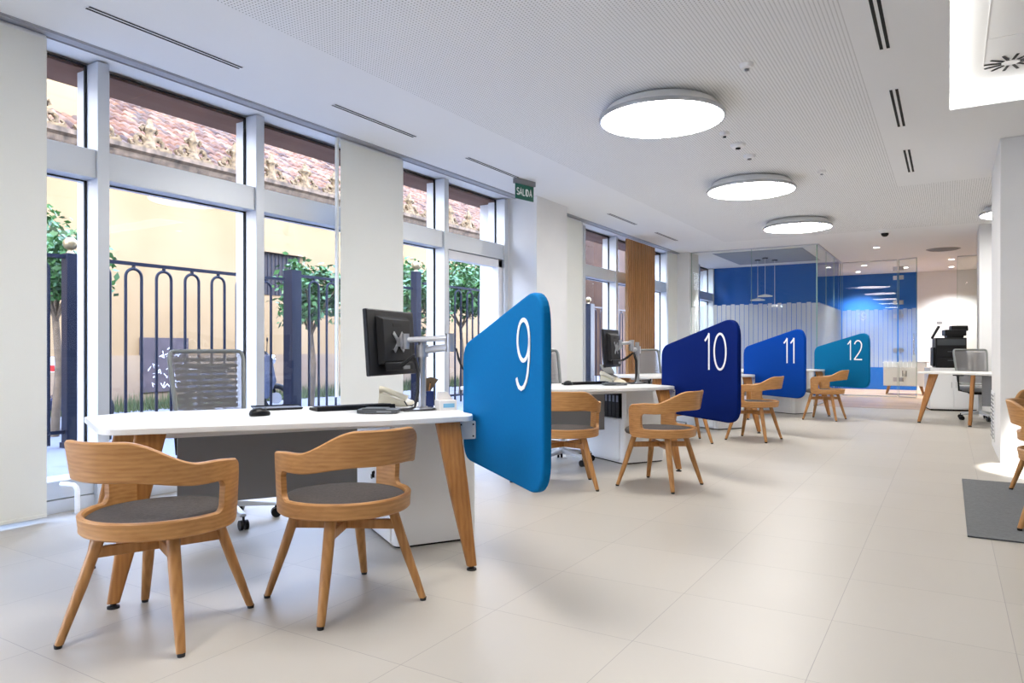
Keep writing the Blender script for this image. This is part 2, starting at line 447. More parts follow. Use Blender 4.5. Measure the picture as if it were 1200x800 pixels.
# window wall: piers
bm = B()
box(bm, -5.40, XW + .02, 8.03, 10.30, 0, H); box(bm, XW, -4.54, 8.06, 8.92, 0, H)
struct('wall_left_pier', bm, M['white_wall'])
bm = B()
box(bm, -5.40, XW + .02, 14.30, 15.3, 0, H); box(bm, XW, -4.54, 14.45, 15.05, 0, H)
struct('wall_left_rear_pier', bm, M['white_wall'])
bm = B(); box(bm, -5.40, XW + .02, 17.72, YB, 0, H); struct('wall_left_end', bm, M['white_wall'])

def window(name, y0, mulls, ylast):
    w = sempty(name)
    w['label'] = 'full height aluminium framed glazing'
    for y in mulls:
        bm = B(); box(bm, -5.21, -4.95, y, y + .082, 0.0, 3.035)
        obj('mullion', bm, M['alu_paint'], w, bevel=.003)
    ends = list(mulls) + ([ylast] if ylast else [])
    for a, b in zip(ends[:-1], ends[1:]):
        a2 = a + .082
        bm = B(); box(bm, -5.19, -4.972, a2, b, 2.237, 2.432); box(bm, -4.973, -4.966, a2, b, 2.239, 2.252)
        obj('transom', bm, M['alu_paint'], w, bevel=.002)
        bm = B(); box(bm, -5.19, -4.985, a2, b, 0, .085); box(bm, -5.19, -4.995, a2, b, .09, .20); box(bm, -5.2, -4.98, a2, b, .198, .212)
        obj('sill', bm, M['alu_paint'], w, bevel=.002)
        for z0, z1 in ((.212, 2.235), (2.432, 3.03)):
            bm = B(); box(bm, -5.10, -5.088, a2, b, z0, z1); obj('glass_pane', bm, M['glass'], w)
            bm = B()   # black glazing gasket
            box(bm, -5.104, -5.084, a2, a2 + .012, z0, z1); box(bm, -5.104, -5.084, b - .012, b, z0, z1)
            box(bm, -5.104, -5.084, a2, b, z1 - .006, z1)
            obj('gasket', bm, M['steel_dark'], w)
    return w
P = 1.31
m1 = [2.70 + P * k for k in range(-4, 5)]
window('window_1', None, m1, None)
window('window_2', None, [10.30, 11.61, 12.92, 14.22], None)
window('window_3', None, [15.30, 16.45, 17.64], None)
# the last light of bay one is a glazed exit door
d = sempty('door_1')
bm = B()
ya, yb = m1[7] + .082, m1[8]
for (a, b, z0, z1) in ((ya, ya + .06, .02, 2.23), (yb - .09, yb, .02, 2.23)): box(bm, -5.09, -4.99, a, b, z0, z1)
box(bm, -5.09, -4.99, ya, yb, 2.13, 2.23); box(bm, -5.09, -4.99, ya, yb, .02, .22)
obj('door_frame', bm, M['mull_out'], d, bevel=.004)
bm = B(); tube(bm, [(-4.99, yb - .045, .98), (-4.93, yb - .045, .98), (-4.93, yb - .045, 1.25), (-4.99, yb - .045, 1.25)], .011)
obj('door_handle', bm, M['chrome'], d, True)

# pillars right
bm = B(); box(bm, .41, 1.35, 8.135, 9.70, 0, H); struct('pillar_front', bm, M['white_wall'], bevel=.004)
bm = B(); box(bm, .41, 1.2, 13.6, 14.7, 0, H); struct('pillar_rear', bm, M['white_wall'])
g = thing('wall_grille', 'white louvred grille low on the left side of the near right pillar', 'vent')
bm = B(); box(bm, .398, .409, 9.0, 9.55, .10, .62); obj('frame', bm, M['ped_white'], g)
bm = B()
for k in range(12): box(bm, .392, .4, 9.04, 9.51, .13 + k * .04, .143 + k * .04)
obj('louvre', bm, M['grey_panel'], g)
g.location = (0, 0, 0)

# ------------------------------------------------------------------ blinds and slat screen
def blind(y0, y1, z0, label):
    b = thing('roller_blind', label, 'blind', (-4.80, (y0 + y1) / 2, z0), 0, 'roller blinds along the window wall')
    h = (y1 - y0) / 2
    bm = B(); box(bm, -.0012, .0012, -h, h, .02, 3.0 - z0); obj('fabric', bm, M['blind'], b)
    bm = B(); box(bm, -.007, .007, -h, h, 0, .022); obj('bottom_bar', bm, M['blind'], b, bevel=.003)
    bm = B(); tube(bm, [(-.03, -h, 3.005 - z0), (-.03, h, 3.005 - z0)], .03, 16); obj('roller', bm, M['ped_white'], b, True)
    bm = B(); box(bm, -.03, .0, -h - .04, -h - .02, .6, 3.02 - z0); obj('guide_rail', bm, M['blind'], b)
    return b
blind(.92, 2.305, .03, 'lowered off-white roller blind at the left edge of the picture')
blind(4.83, 5.72, .03, 'lowered off-white roller blind between the second and third windows, behind desk 9')
blind(8.96, 9.93, .03, 'lowered off-white roller blind just past the thick white wall pier')
blind(13.90, 14.44, .03, 'narrow lowered roller blind beside the glass office')
s = thing('slat_screen', 'vertical brown wooden slat screen hanging before the windows behind desk 10', 'screen', (-4.78, 12.35, .04))
bm = B(); box(bm, -.03, -.015, -.66, .66, 0, 2.95); obj('backing', bm, M['slatwood'], s)
bm = B()
for k in range(19):
    y = -.65 + k * .0722
    box(bm, -.015, .02, y - .018, y + .018, 0, 2.95)
obj('slats', bm, M['slatwood'], s, bevel=.003)

# ------------------------------------------------------------------ ceiling fittings
def round_light(x, y, label):
    L = thing('ceiling_light', label, 'ceiling light', (x, y, H), 0, 'large round ceiling lights')
    bm = B(); lathe(bm, [(0, 0), (.40, 0), (.44, -.02), (.485, -.085), (0, -.085)], n=64); obj('housing', bm, M['ceiling'], L, True)
    bm = B(); lathe(bm, [(.483, -.085), (.502, -.087), (.506, -.10), (.502, -.118), (.488, -.118), (.483, -.085)], n=64); obj('rim', bm, M['alu'], L, True)
    bm = B(); lathe(bm, [(.486, -.088), (.486, -.116), (0, -.116)], n=64); obj('diffuser', bm, M['lamp'], L)
    return L
L0 = round_light(-2.0, 5.62, 'nearest and largest glowing round ceiling light')
dup(L0, (-2.0, 8.70, H), 0, 'middle of the three round ceiling lights in a row')
dup(L0, (-2.0, 11.75, H), 0, 'round ceiling light closest to the glass office')
dup(L0, (.86, 12.05, H), 0, 'round ceiling light half hidden behind the right pillar')
dup(L0, (-2.0, 2.54, H), 0, 'round ceiling light above the first desk')
dup(L0, (-2.0, -.54, H), 0, 'round ceiling light behind the viewpoint')

def slot(x, y0, y1, w, label):
    s = thing('slot_diffuser', label, 'air vent', (x, (y0 + y1) / 2, H), 0, 'black linear air slots in the ceiling')
    h = (y1 - y0) / 2
    bm = B(); box(bm, -w, w, -h, h, -.002, .0005); obj('frame', bm, M['ceiling'], s)
    for sx in (-.55, .55):
        bm = B(); box(bm, (sx - .28) * w, (sx + .28) * w, -h + .01, h - .01, -.0035, -.0015); obj('slot', bm, M['steel_dark'], s)
for a, b, l in ((2.25, 3.32, 'long black air slot nearest the left windows'), (4.19, 5.24, 'black air slot above the second roller blind'),
                (6.07, 7.10, 'black air slot right before the green exit sign'), (9.67, 10.77, 'small air slot above the window past the white pier'),
                (11.65, 12.77, 'small air slot above the wooden slat screen')):
    slot(-4.25, a, b, .03, l)
for a, b, l in ((4.15, 5.31, 'black double air slot at the top edge beside the light well'), (6.16, 7.24, 'middle double air slot right of the perforated ceiling'),
                (8.10, 9.16, 'farthest double air slot right of the perforated ceiling')):
    slot(-.36, a, b, .036, l)

# light well: LED strips and inner board
lw = thing('cove_light', 'glowing white light strip around the recessed ceiling well', 'ceiling light', (0, 0, 0))
bm = B(); t = .02
box(bm, CX0 + .002, CX0 + t, CY0 + .02, CY1 - .02, H + .012, ZC - .012); obj('led_strip', bm, M['cove'], lw)
bm = B(); box(bm, CX0 + t, CX1 - t, CY1 - t, CY1 - .002, H + .012, ZC - .012); obj('led_strip', bm, M['cove'], lw)
bm = B(); box(bm, CX1 - t, CX1 - .002, CY0 + .02, CY1 - .02, H + .012, ZC - .012); obj('led_strip', bm, M['cove'], lw)
bm = B(); box(bm, .215, .221, CY0 + .05, 6.45, ZC - .003, ZC - .0005); box(bm, .225, CX1 - .3, 5.90, 5.91, ZC - .003, ZC - .0005)
obj('joint_line', bm, M['letter'], lw)
sw = thing('swirl_diffuser', 'white swirl air diffuser with radial blades inside the light well', 'air vent', (.39, 6.46, ZC))
bm = B(); lathe(bm, [(0, -.004), (.05, -.006), (.055, 0)], n=24); obj('hub', bm, M['letter'], sw, True)
for k in range(12):
    a = 2 * pi * k / 12 + .2
    bm = B(); T = Matrix.Rotation(a, 4, 'Z')
    box(bm, .06, .17, -.009, .009, -.005, -.001, T); obj('blade_slot', bm, M['steel_dark'], sw)
sw2 = thing('round_diffuser', 'dark round air diffuser in the rear ceiling near the right pillar', 'air vent', (-.10, 16.6, H))
bm = B()
for r in (.09, .17, .25): lathe(bm, [(r - .025, -.012), (r, -.018), (r + .03, -.004), (r - .025, -.012)], n=36)
obj('rings', bm, M['grey_panel'], sw2, True)
bm = B(); lathe(bm, [(0, -.003), (.28, -.003), (.30, 0)], n=36); obj('plate', bm, M['grey_panel'], sw2, True)

def detector(x, y, label, name='smoke_detector', cat='detector', r=.055, dark=False):
    t = thing(name, label, cat, (x, y, H))
    bm = B(); lathe(bm, [(r, 0), (r, -.012), (r * .85, -.03), (r * .5, -.036), (0, -.036)], n=28); obj('body', bm, M['letter'], t, True)
    bm = B(); lathe(bm, [(r * .35, -.034), (r * .33, -.047), (0, -.05)], n=20); obj('sensor', bm, M['steel_dark' if dark else 'grey_panel'], t, True)
detector(-1.75, 6.60, 'small white ceiling sensor nearest the largest round light', 'ceiling_sensor', 'sensor', .045, True)
detector(-1.74, 7.05, 'white smoke detector in the middle of the three fittings between the round lights', r=.07, dark=True)
detector(-1.74, 7.51, 'white round detector just before the middle round light', r=.06)
detector(-1.206, 8.58, 'tiny flat disc in the perforated ceiling right of the middle light', 'ceiling_sensor', 'sensor', .045)
detector(-1.198, 5.09, 'flat disc in the perforated ceiling at top centre', 'ceiling_sensor', 'sensor', .045)
t = thing('dome_camera', 'white ceiling camera with black dome right of the farthest round light', 'security camera', (-.909, 13.38, H))
bm = B(); lathe(bm, [(.09, 0), (.09, -.03), (.075, -.06), (0, -.06)], n=28); obj('housing', bm, M['letter'], t, True)
bm = B(); lathe(bm, [(.06, -.058), (.055, -.09), (.03, -.115), (0, -.12)], n=24); obj('dome', bm, M['black'], t, True)

def downlight(x, y, label, power=22, ang=95):
    t = thing('downlight', label, 'downlight', (x, y, H), 0, 'small recessed downlights')
    bm = B(); lathe(bm, [(.052, 0), (.07, -.004), (.075, 0)], n=28); obj('trim_ring', bm, M['letter'], t, True)
    bm = B(); lathe(bm, [(0, -.003), (.052, -.003), (.052, .0)], n=28); obj('lens', bm, M['spotlens'], t)
    l = bpy.data.lights.new('downlight_lamp', 'SPOT'); l.energy = power * 5; l.spot_size = radians(ang); l.spot_blend = .6
    l.shadow_soft_size = .06; l.color = (1, .98, .97)
    o = bpy.data.objects.new('downlight_lamp', l); C.objects.link(o); o.parent = t; o.location = (0, 0, -.03)
    return t
downlight(-1.21, 15.67, 'recessed downlight in the ceiling above the glass corner')
downlight(-1.72, 18.9, 'recessed downlight inside the rear blue room', 60)
downlight(-3.9, 15.3, 'recessed downlight inside the front glass office, left side', 40)
downlight(-2.55, 16.4, 'recessed downlight inside the front glass office, right side', 40)
downlight(.05, 18.6, 'first of two recessed downlights in front of the white rear wall', 40)
downlight(.05, 20.3, 'recessed downlight closest to the white rear wall', 55, 120)
downlight(-2.0, 20.4, 'recessed downlight close to the rear blue wall', 80, 120)
downlight(-.9, 19.9, 'recessed downlight over the small white sideboard', 40)

# exit sign
t = thing('exit_sign', 'green SALIDA exit sign hanging under the ceiling by the windows', 'sign', (-4.245, 7.245, H), 0)
t.rotation_euler = (0, 0, radians(90 - 12))
bm = B(); box(bm, -.165, .165, -.03, .03, -.06, 0); obj('housing', bm, M['grey_panel'], t, bevel=.004)
bm = B(); box(bm, -.155, .155, -.006, .006, -.235, -.06); obj('plate', bm, M['green_sign'], t)
def stroke_text(paths, w, depth, T, bm):
    for path in paths:
        n = len(path)
        for i in range(n):
            pass
        A = []
        for i in range(n):
            p = Vector(path[i]); a = Vector(path[max(i - 1, 0)]); b = Vector(path[min(i + 1, n - 1)])
            d0 = (p - a); d1 = (b - p)
            if d0.length < 1e-9: d0 = d1
            if d1.length < 1e-9: d1 = d0
            d0 = d0.normalized(); d1 = d1.normalized()
            tt = (d0 + d1); tt = tt.normalized() if tt.length > 1e-6 else d0
            nn = Vector((-tt.y, tt.x)); k = 1 / max(.5, nn.dot(Vector((-d0.y, d0.x))))
            A.append((p + nn * w / 2 * k, p - nn * w / 2 * k))
        V = [[bm.verts.new(T @ Vector((q.x, s, q.y))) for s in (0, -depth) for q in pr] for pr in A]
        for a, b in zip(V[:-1], V[1:]):
            bm.faces.new([a[0], b[0], b[1], a[1]]); bm.faces.new([a[2], a[3], b[3], b[2]])
            bm.faces.new([a[0], a[2], b[2], b[0]]); bm.faces.new([a[1], b[1], b[3], a[3]])
        bm.faces.new([V[0][0], V[0][1], V[0][3], V[0][2]]); bm.faces.new([V[-1][0], V[-1][2], V[-1][3], V[-1][1]])
def arc(cx, cy, rx, ry, a0, a1, n=24):
    return [(cx + rx * cos(radians(a0 + (a1 - a0) * i / n)), cy + ry * sin(radians(a0 + (a1 - a0) * i / n))) for i in range(n + 1)]
LET = {  # unit height, x from 0 to .6
 'S': [arc(.28, .75, .24, .25, 20, 270, 12) + arc(.28, .25, .26, .25, 90, -160, 12)[1:]],
 'A': [[(.0, 0), (.3, 1), (.6, 0)], [(.12, .33), (.48, .33)]],
 'L': [[(.05, 1), (.05, 0), (.5, 0)]],
 'I': [[(.1, 1), (.1, 0)]],
 'D': [[(.05, 0), (.05, 1)] + arc(.15, .5, .38, .5, 90, -90, 12) + [(.05, 0)]]}
x = 0; bm = B()
for ch in 'SALIDA':
    wch = {'I': .22, 'L': .6, 'S': .64}.get(ch, .72)
    T = Matrix.Translation((-.138 + x * .075, -.0065, -.185)) @ Matrix.Diagonal((.068, 1, .075, 1))
    stroke_text(LET[ch], .17, .0015, T, bm); x += wch
obj('lettering', bm, M['sign_text'], t)

# ------------------------------------------------------------------ glass partitions
def glass_wall(name, p0, p1, joints, film, tmp_top=3.03, cat='partition', label='', z0f=.66, z1f=1.94):
    dx, dy = p1[0] - p0[0], p1[1] - p0[1]; Ln = sqrt(dx * dx + dy * dy)
    t = sempty(name); t.location = (p0[0], p0[1], 0); t.rotation_euler = (0, 0, atan2(dy, dx))
    del t['kind']; tag(t, label, cat)
    cuts = [0] + joints + [Ln]
    for a, b in zip(cuts[:-1], cuts[1:]):
        bm = B(); box(bm, a + .003, b - .003, -.006, .006, .03, tmp_top); obj('glass_panel', bm, M['pglass'], t)
    for a in cuts:
        bm = B(); box(bm, a - .003, a + .003, -.0065, .0065, .03, tmp_top); obj('panel_edge', bm, M['gedge'], t)
    bm = B(); box(bm, 0, Ln, -.02, .02, 0.002, .03); obj('floor_channel', bm, M['alu'], t)
    bm = B(); box(bm, 0, Ln, -.02, .02, tmp_top, H); obj('head_channel', bm, M['alu_paint'], t)
    if film:
        bm = B(); n = int(Ln / .088)
        for k in range(n):
            x0 = k * Ln / n + .004; x1 = (k + 1) * Ln / n - .004
            zt = z1f + (.018 if k % 2 else 0)
            pts = rounded([(x0, z0f - .2 * 0), (x1, z0f), (x1, zt), (x0, zt)], [0, 0, .01, .01], 2)
            bm.faces.new([bm.verts.new((q[0], -.0085, q[1])) for q in pts])
        f = obj('frosted_film', bm, M['frost'], t); f['label'] = 'frosted vertical stripes on the glass'
    return t
glass_wall('glass_partition', (-4.52, 14.5), (-2.13, 14.5), [1.2], True, label='front glass wall of the blue office with frosted vertical stripes', z0f=.55)
gp = glass_wall('glass_partition', (-2.12, 14.5), (-2.12, 18.0), [1.15, 2.3], True, label='side glass wall running back from the office corner', z0f=.55)
gp3 = glass_wall('glass_partition', (-2.09, 18.0), (-.98, 18.0), [], True, label='rear glass wall carrying the number 19')
glass_wall('glass_partition', (.15, 18.0), (1.6, 18.0), [], False, label='clear glass panel behind the photocopier, beside the rear white pillar')
gd = glass_wall('glass_door', (-.95, 17.98), (-.60, 17.80), [], True, label='open glass door leaf with metal pull bar beside the rear blue room', cat='door')
bm = B(); tube(bm, [(.36, -.05, .93), (.36, -.05, 1.40)], .012); tube(bm, [(.33, -.0, 1.05), (.36, -.05, 1.05)], .008, 8); tube(bm, [(.33, -.0, 1.28), (.36, -.05, 1.28)], .008, 8)
obj('pull_handle', bm, M['chrome'], gd, True)
for z in (.35, 1.0, 1.75, 2.05, 2.6, 2.8):
    bm = B(); box(bm, .02, .10, -.02, .02, z, z + .09); obj('clamp', bm, M['alu'], gd)
    bm = B(); box(bm, 1.03, 1.10, -.02, .02, z, z + .09); obj('clamp', bm, M['alu'], gp3)

# digits
def nine(): return [arc(0.28, .70, .22, .285, -8, 352, 40), arc(.28, .70, .22, .30, -8, 0, 3)[:0] + [(.505, .72), (.50, .60), (.487, .42), (.45, .26), (.39, .13), (.30, .045), (.20, .015), (.11, .035), (.05, .09), (.015, .16)]]
DIG = {'9': nine(), '1': [[(.0, .80), (.06, .845), (.16, .955), (.19, 1.0)], [(.185, 1.0), (.185, 0)]],
       '0': [arc(.29, .5, .25, .48, 0, 360, 48)],
       '2': [arc(.28, .74, .22, .24, 165, 10, 14) + [(.49, .66), (.44, .52), (.33, .36), (.20, .21), (.05, .05), (.05, .04)], [(.035, .035), (.52, .035)]]}
WID = {'9': .60, '1': .38, '0': .66, '2': .58}
def digits(bm, s, h, T, w=.062, depth=.003, gap=.0):
    x = 0
    for ch in s:
        stroke_text(DIG[ch], w, depth, T @ Matrix.Translation((x * h, 0, 0)) @ Matrix.Diagonal((h, 1, h, 1)), bm); x += WID[ch] + gap
    return x * h
bm = B(); digits(bm, '19', .17, Matrix.Translation((.33, -.012, 1.72))); obj('number', bm, M['letter'], gp3)
o = gp3

# ------------------------------------------------------------------ desks
def desk_parts(root, legs=True, mirror=False):
    out = rounded([(-1.66, .15), (-.45, -.012), (-.02, .02), (.018, .12), (.04, .97), (-1.55, 1.0), (-1.77, .86)],
                  [.13, .5, .10, .05, .06, .22, .08], 8)
    bm = B(); prism(bm, out, .712, .74); o = obj('tabletop', bm, M['desk_white'], root, bevel=.004)
    def leg(tx, ty, fx, fy, wa=.125, da=.05):
        bm = B(); secs = []
        yaw = atan2(fy - ty, fx - tx)
        ax = 1 if True else 0
        for (x, y, z, w, dd) in ((tx, ty, .712, wa, da), ((tx * .5 + fx * .5), (ty + fy) / 2, .36, wa * .76, da * .9), (fx, fy, .022, .048, .036)):
            ux, uy = 1, 0
            pr = rounded([(-w / 2, -dd / 2), (w / 2, -dd / 2), (w / 2, dd / 2), (-w / 2, dd / 2)], .014, 3)
            secs.append([(x + p[0], y + p[1], z) for p in pr])
        loft(bm, secs); l = obj('leg', bm, M['desk_wood'], root, True)
        bm = B(); lathe(bm, [(0, 0), (.024, 0), (.024, .008), (.012, .012), (.012, .024), (0, .024)], (fx, fy, 0), 20); obj('levelling_foot', bm, M['rubber'], l, True)
        return l
    leg(-.145, .055, -.075, -.085); leg(-1.47, .20, -1.61, .115); leg(-1.56, .74, -1.735, .775)
    bm = B(); box(bm, -1.36, -.50, .44, .458, .335, .70); obj('modesty_panel', bm, M['grey_panel'], root, bevel=.003)
    bm = B(); box(bm, -1.45, -.30, .30, .34, .672, .711); box(bm, -1.45, -.30, .72, .76, .672, .711); obj('support_beam', bm, M['ped_white'], root)
    return root
GD = 'white work desks along the windows'
d9 = thing('office_desk', 'white desk with tapered oak legs nearest the viewer, beside blue screen 9', 'desk', W(9, 0, 0), TH, GD)
desk_parts(d9)
dup(d9, W(10, 0, 0), TH, 'white desk beside navy screen 10, between screens 9 and 10')
dup(d9, W(11, 0, 0), TH, 'white desk whose end meets royal blue screen 11')
dup(d9, W(12, 0, 0), TH, 'white desk whose end meets the farthest teal blue screen 12')

def pedestal(root, niche=True):
    bm = B()
    out = rounded([(0, 0), (.48, 0), (.48, 1.0), (0, 1.0)], [.05, .05, .01, .01], 6)
    # shell with an open niche on the left side
    def ring(z0, z1, pts): prism(bm, pts, z0, z1)
    ring(.012, .42, out); ring(.68, .708, out)
    if niche:
        prism(bm, [(.03, .0), (.45, .0), (.48, .03), (.0, .03)], .42, .68)
        box(bm, .30, .48, .03, 1.0, .42, .68); box(bm, 0, .30, .98, 1.0, .42, .68)
    else: ring(.42, .68, out)
    obj('body', bm, M['ped_white'], root)
    bm = B(); box(bm, -.012, .0, .06, .99, .03, .41 if niche else .69); dd = obj('door', bm, M['ped_white'], root, bevel=.002)
    bm = B(); lathe(bm, [(0, 0), (.01, 0), (.01, .006), (0, .006)], n=14)
    for v in bm.verts: v.co = Vector((-.012 - v.co.z, .36 + v.co.x, .36 + v.co.y))
    box(bm, -.03, -.026, .35, .372, .325, .35); box(bm, -.026, -.012, .357, .363, .33, .366)
    obj('key', bm, M['black'], dd)
    bm = B(); prism(bm, rounded([(.01, .01), (.47, .01), (.47, .99), (.01, .99)], .04, 6), 0, .012); obj('plinth', bm, M['steel_dark'], root)
    if niche:
        bm = B(); box(bm, .296, .2995, .032, .978, .422, .678); obj('niche_back', bm, M['black2'], root)
    return root
p9 = thing('pedestal_cabinet', 'white round-cornered cabinet with keys in its lock, under the nearest desk', 'cabinet', W(9, -.30, .42), TH, 'white cabinets under the desks')
pedestal(p9, False)
p10 = thing('pedestal_cabinet', 'white cabinet with dark open niche under the desk by navy screen 10', 'cabinet', W(10, -.30, .42), TH, 'white cabinets under the desks')
pedestal(p10)
dup(p10, W(11, -.30, .42), TH, 'white cabinet under the desk by royal blue screen 11')
dup(p10, W(12, -.30, .42), TH, 'white cabinet under the farthest desk by teal screen 12')

def binder(u, k, label):
    t = thing('ring_binder', label, 'binder', W(u, -.27, .54 + k * .062, .421), TH, 'dark binders in the cabinet niche of desk %d' % u)
    bm = B(); prism(bm, [(0, 0), (.25, 0), (.25, .235), (0, .235)], 0, .055, 'xz'); obj('cover', bm, M['black2'], t, bevel=.002)
    bm = B(); box(bm, -.002, 0, .012, .043, .15, .21); obj('spine_label', bm, mat('spine_grey', srgb(150, 155, 175), .6), t)
    return t
for k, wd in enumerate(('leftmost', 'second', 'third', 'rightmost')):
    b_ = binder(10, k, '%s dark ring binder in the open niche of the cabinet at desk 10' % wd)

# ------------------------------------------------------------------ numbered blue screens
def screen(u, num, m, label):
    t = thing('divider_screen', label, 'divider', W(u, .045, .31), TH - radians(6), 'numbered blue divider screens')
    pts = rounded([(.0, .485), (.0, 1.095), (-1.10, 1.345), (-1.10, .475)], [.13, .13, .15, .15], 10)
    bm = B(); prism(bm, pts, 0, .042, 'yz'); obj('panel', bm, m, t, bevel=.012, seg=3)
    h = .305
    wd = sum(WID[c] for c in num) * h
    # +x of text runs towards -y of the unit, text face towards -x
    T = Matrix.Translation((-.001, -.97 + wd - .025, .90)) @ Matrix.Rotation(-pi / 2, 4, 'Z')
    bm = B(); digits(bm, num, h, T, .058, .003); obj('number', bm, M['letter'], t)
    bm = B(); pr = rounded([(-.095, .615), (-.002, .615), (-.002, .708), (-.095, .708)], .008, 3); prism(bm, pr, -.235, -.23, 'xz')
    br = obj('bracket', bm, M['desk_white'], t)
    bm = B()
    for px_, pz_ in ((-.015, .63), (-.015, .69), (-.08, .63), (-.08, .69)): box(bm, px_ - .004, px_ + .004, -.238, -.235, pz_ - .004, pz_ + .004)
    obj('bolt', bm, M['steel_dark'], br)
    return t
screen(9, '9', M['blue9'], 'bright blue rounded divider screen bearing the number 9')
screen(10, '10', M['blue10'], 'dark navy rounded divider screen bearing the number 10')
screen(11, '11', M['blue11'], 'royal blue rounded divider screen bearing the number 11')
screen(12, '12', M['blue12'], 'teal blue rounded divider screen bearing the number 12')

# ------------------------------------------------------------------ visitor chairs
def sstep(a, b, x):
    t = max(0, min(1, (x - a) / (b - a))); return t * t * (3 - 2 * t)
def make_chair(label):
    """back centre towards -y, facing +y"""
    t = thing('visitor_chair', label, 'chair', (0, 0, 0), 0, 'oak visitor chairs with grey felt seats')
    # seat rim with back band: outline swept on a cylinder around the back
    th_max, th_in = 117.0, 91.5
    def r_at(z, th):
        s = .20 - .09 * sstep(0, 55, abs(th)) - .07 * sstep(50, 110, abs(th))
        return .279 + max(0, (z - .42)) * s
    def sweep(bm, ths, zlo, zhi, thick=.024):
        rows = []
        for th in ths:
            a, b = zlo(th), zhi(th)
            if b - a < .004: b = a + .004
            ang = radians(-90 + th); d = Vector((cos(ang), sin(ang), 0))
            nz = 6; ring = []
            e = min(.006, (b - a) / 3)
            zs = [a] + [a + e] + [a + (b - a) * k / nz for k in range(1, nz)] + [b - e, b]
            outer = []; inner = []
            for i, z in enumerate(zs):
                ins = .006 if i in (0, len(zs) - 1) else 0
                outer.append(d * (r_at(z, th) - ins) + Vector((0, 0, z)))
                inner.append(d * (r_at(z, th) - thick + ins) + Vector((0, 0, z)))
            rows.append([bm.verts.new(p) for p in outer + inner[::-1]])
        n = len(rows[0])
        for a, b in zip(rows[:-1], rows[1:]):
            for k in range(n): bm.faces.new([a[k], a[(k + 1) % n], b[(k + 1) % n], b[k]])
        bm.faces.new(rows[0]); bm.faces.new(rows[-1][::-1])
    ths = [-th_max + 2 * th_max * i / 150 for i in range(151)]
    extra = []
    for s in (-1, 1):
        for k in range(15): extra.append(s * (th_in - 10 + k * .75)); extra.append(s * (th_max - k * .6))
    ths = sorted(set(round(x, 3) for x in ths + extra))
    RI = 7.0   # degrees of the inner corner radius (~.035 m)
    def zt(th):
        a = abs(th); z = .757 - .092 * sstep(20, 68, a) - .012 * sstep(80, 112, a)
        if a > th_max - 11:   # rounded outer top corner
            k = (a - (th_max - 11)) / 11; z = z - .055 * (1 - sqrt(max(0, 1 - k * k)))
        return z
    def zb_open(th):        # lower edge of the band above the opening
        a = abs(th); z = .610 - .028 * sstep(20, 70, a)
        if a > th_in - RI and a < th_in:
            k = (a - (th_in - RI)) / RI; z = z - .035 * (1 - sqrt(max(0, 1 - k * k)))
        return z
    def zring_top(th):
        a = abs(th); z = .466
        if a > th_in - RI and a < th_in:
            k = (a - (th_in - RI)) / RI; z = z + .035 * (1 - sqrt(max(0, 1 - k * k)))
        return z
    def zring_bot(th):
        a = abs(th); z = .398
        if a > th_max - 11:
            k = (a - (th_max - 11)) / 11; z = z + .04 * (1 - sqrt(max(0, 1 - k * k)))
        return z
    bm = B()
    mid = [x for x in ths if abs(x) <= th_in]
    if mid[0] > -th_in: mid = [-th_in] + mid + [th_in]
    sweep(bm, mid, zb_open, zt); sweep(bm, mid, zring_bot, zring_top)
    for s in (-1, 1):
        side = sorted([x for x in ths if abs(x) >= th_in - .01 and x * s > 0] + [s * (th_in - .02)])
        sweep(bm, side, zring_bot, zt)
    obj('curved_back', bm, M['wood'], t, True)
    # seat pad
    bm = B(); lathe(bm, [(0, .405), (.22, .405), (.254, .413), (.263, .43), (.257, .446), (.242, .455), (.18, .460), (0, .462)], n=48)
    for v in bm.verts:
        if v.co.y > 0: v.co.y *= 1.06
    obj('seat_pad', bm, M['seat'], t, True)
    bm = B(); lathe(bm, [(0, .388), (.19, .388), (.215, .40), (.215, .406), (0, .406)], n=36); obj('seat_base', bm, M['wood'], t, True)
    for a in (45, 135, 225, 315):
        d = Vector((cos(radians(a)), sin(radians(a)), 0))
        bm = B(); s = Vector((-d.y, d.x, 0))
        secs = []
        for (r, z, w) in ((.205, .395, .023), (.27, .20, .021), (.337, .012, .0155)):
            c = d * r + Vector((0, 0, z)); secs.append([tuple(c + d * w * cos(2 * pi * k / 14) + s * w * 1.05 * sin(2 * pi * k / 14)) for k in range(14)])
        loft(bm, secs); lg = obj('leg', bm, M['wood_leg'], t, True)
        bm = B(); c = d * .3395; lathe(bm, [(0, 0), (.013, 0), (.0145, .014), (0, .014)], (c.x, c.y, 0), 16); obj('foot_pad', bm, M['rubber'], lg, True)
    for a in (45, 135):
        T = Matrix.Rotation(radians(a), 4, 'Z'); dz = 0 if a == 45 else .001
        bm = B(); box(bm, -.225, .225, -.011, .011, .305 + dz, .345 + dz, T); obj('stretcher', bm, M['wood_leg'], t, bevel=.003)
    return t
def face(deg): return radians(deg - 90)
def wdir(u_local): return u_local + 58.2
A0 = make_chair('oak chair nearest the viewer at the lower left, its back to us')
cx, cy, _ = W(9, -1.435, -.195); A0.location = (cx, cy, 0); A0.rotation_euler = (0, 0, face(105))
cx, cy, _ = W(9, -.725, -.21)
dup(A0, (cx, cy, 0), face(164), 'oak chair between the desk legs at desk 9, second from the left edge')
dup(A0, (-2.60, 5.04, 0), face(122), 'oak chair partly hidden behind blue screen 9')
dup(A0, (-1.95, 5.44, 0), face(171), 'oak chair turned sideways in front of navy screen 10')
dup(A0, (-2.62, 8.17, 0), face(123), 'oak chair almost hidden behind navy screen 10, only legs showing')
dup(A0, (-1.98, 8.76, 0), face(171), 'oak chair turned sideways between screens 10 and 11')
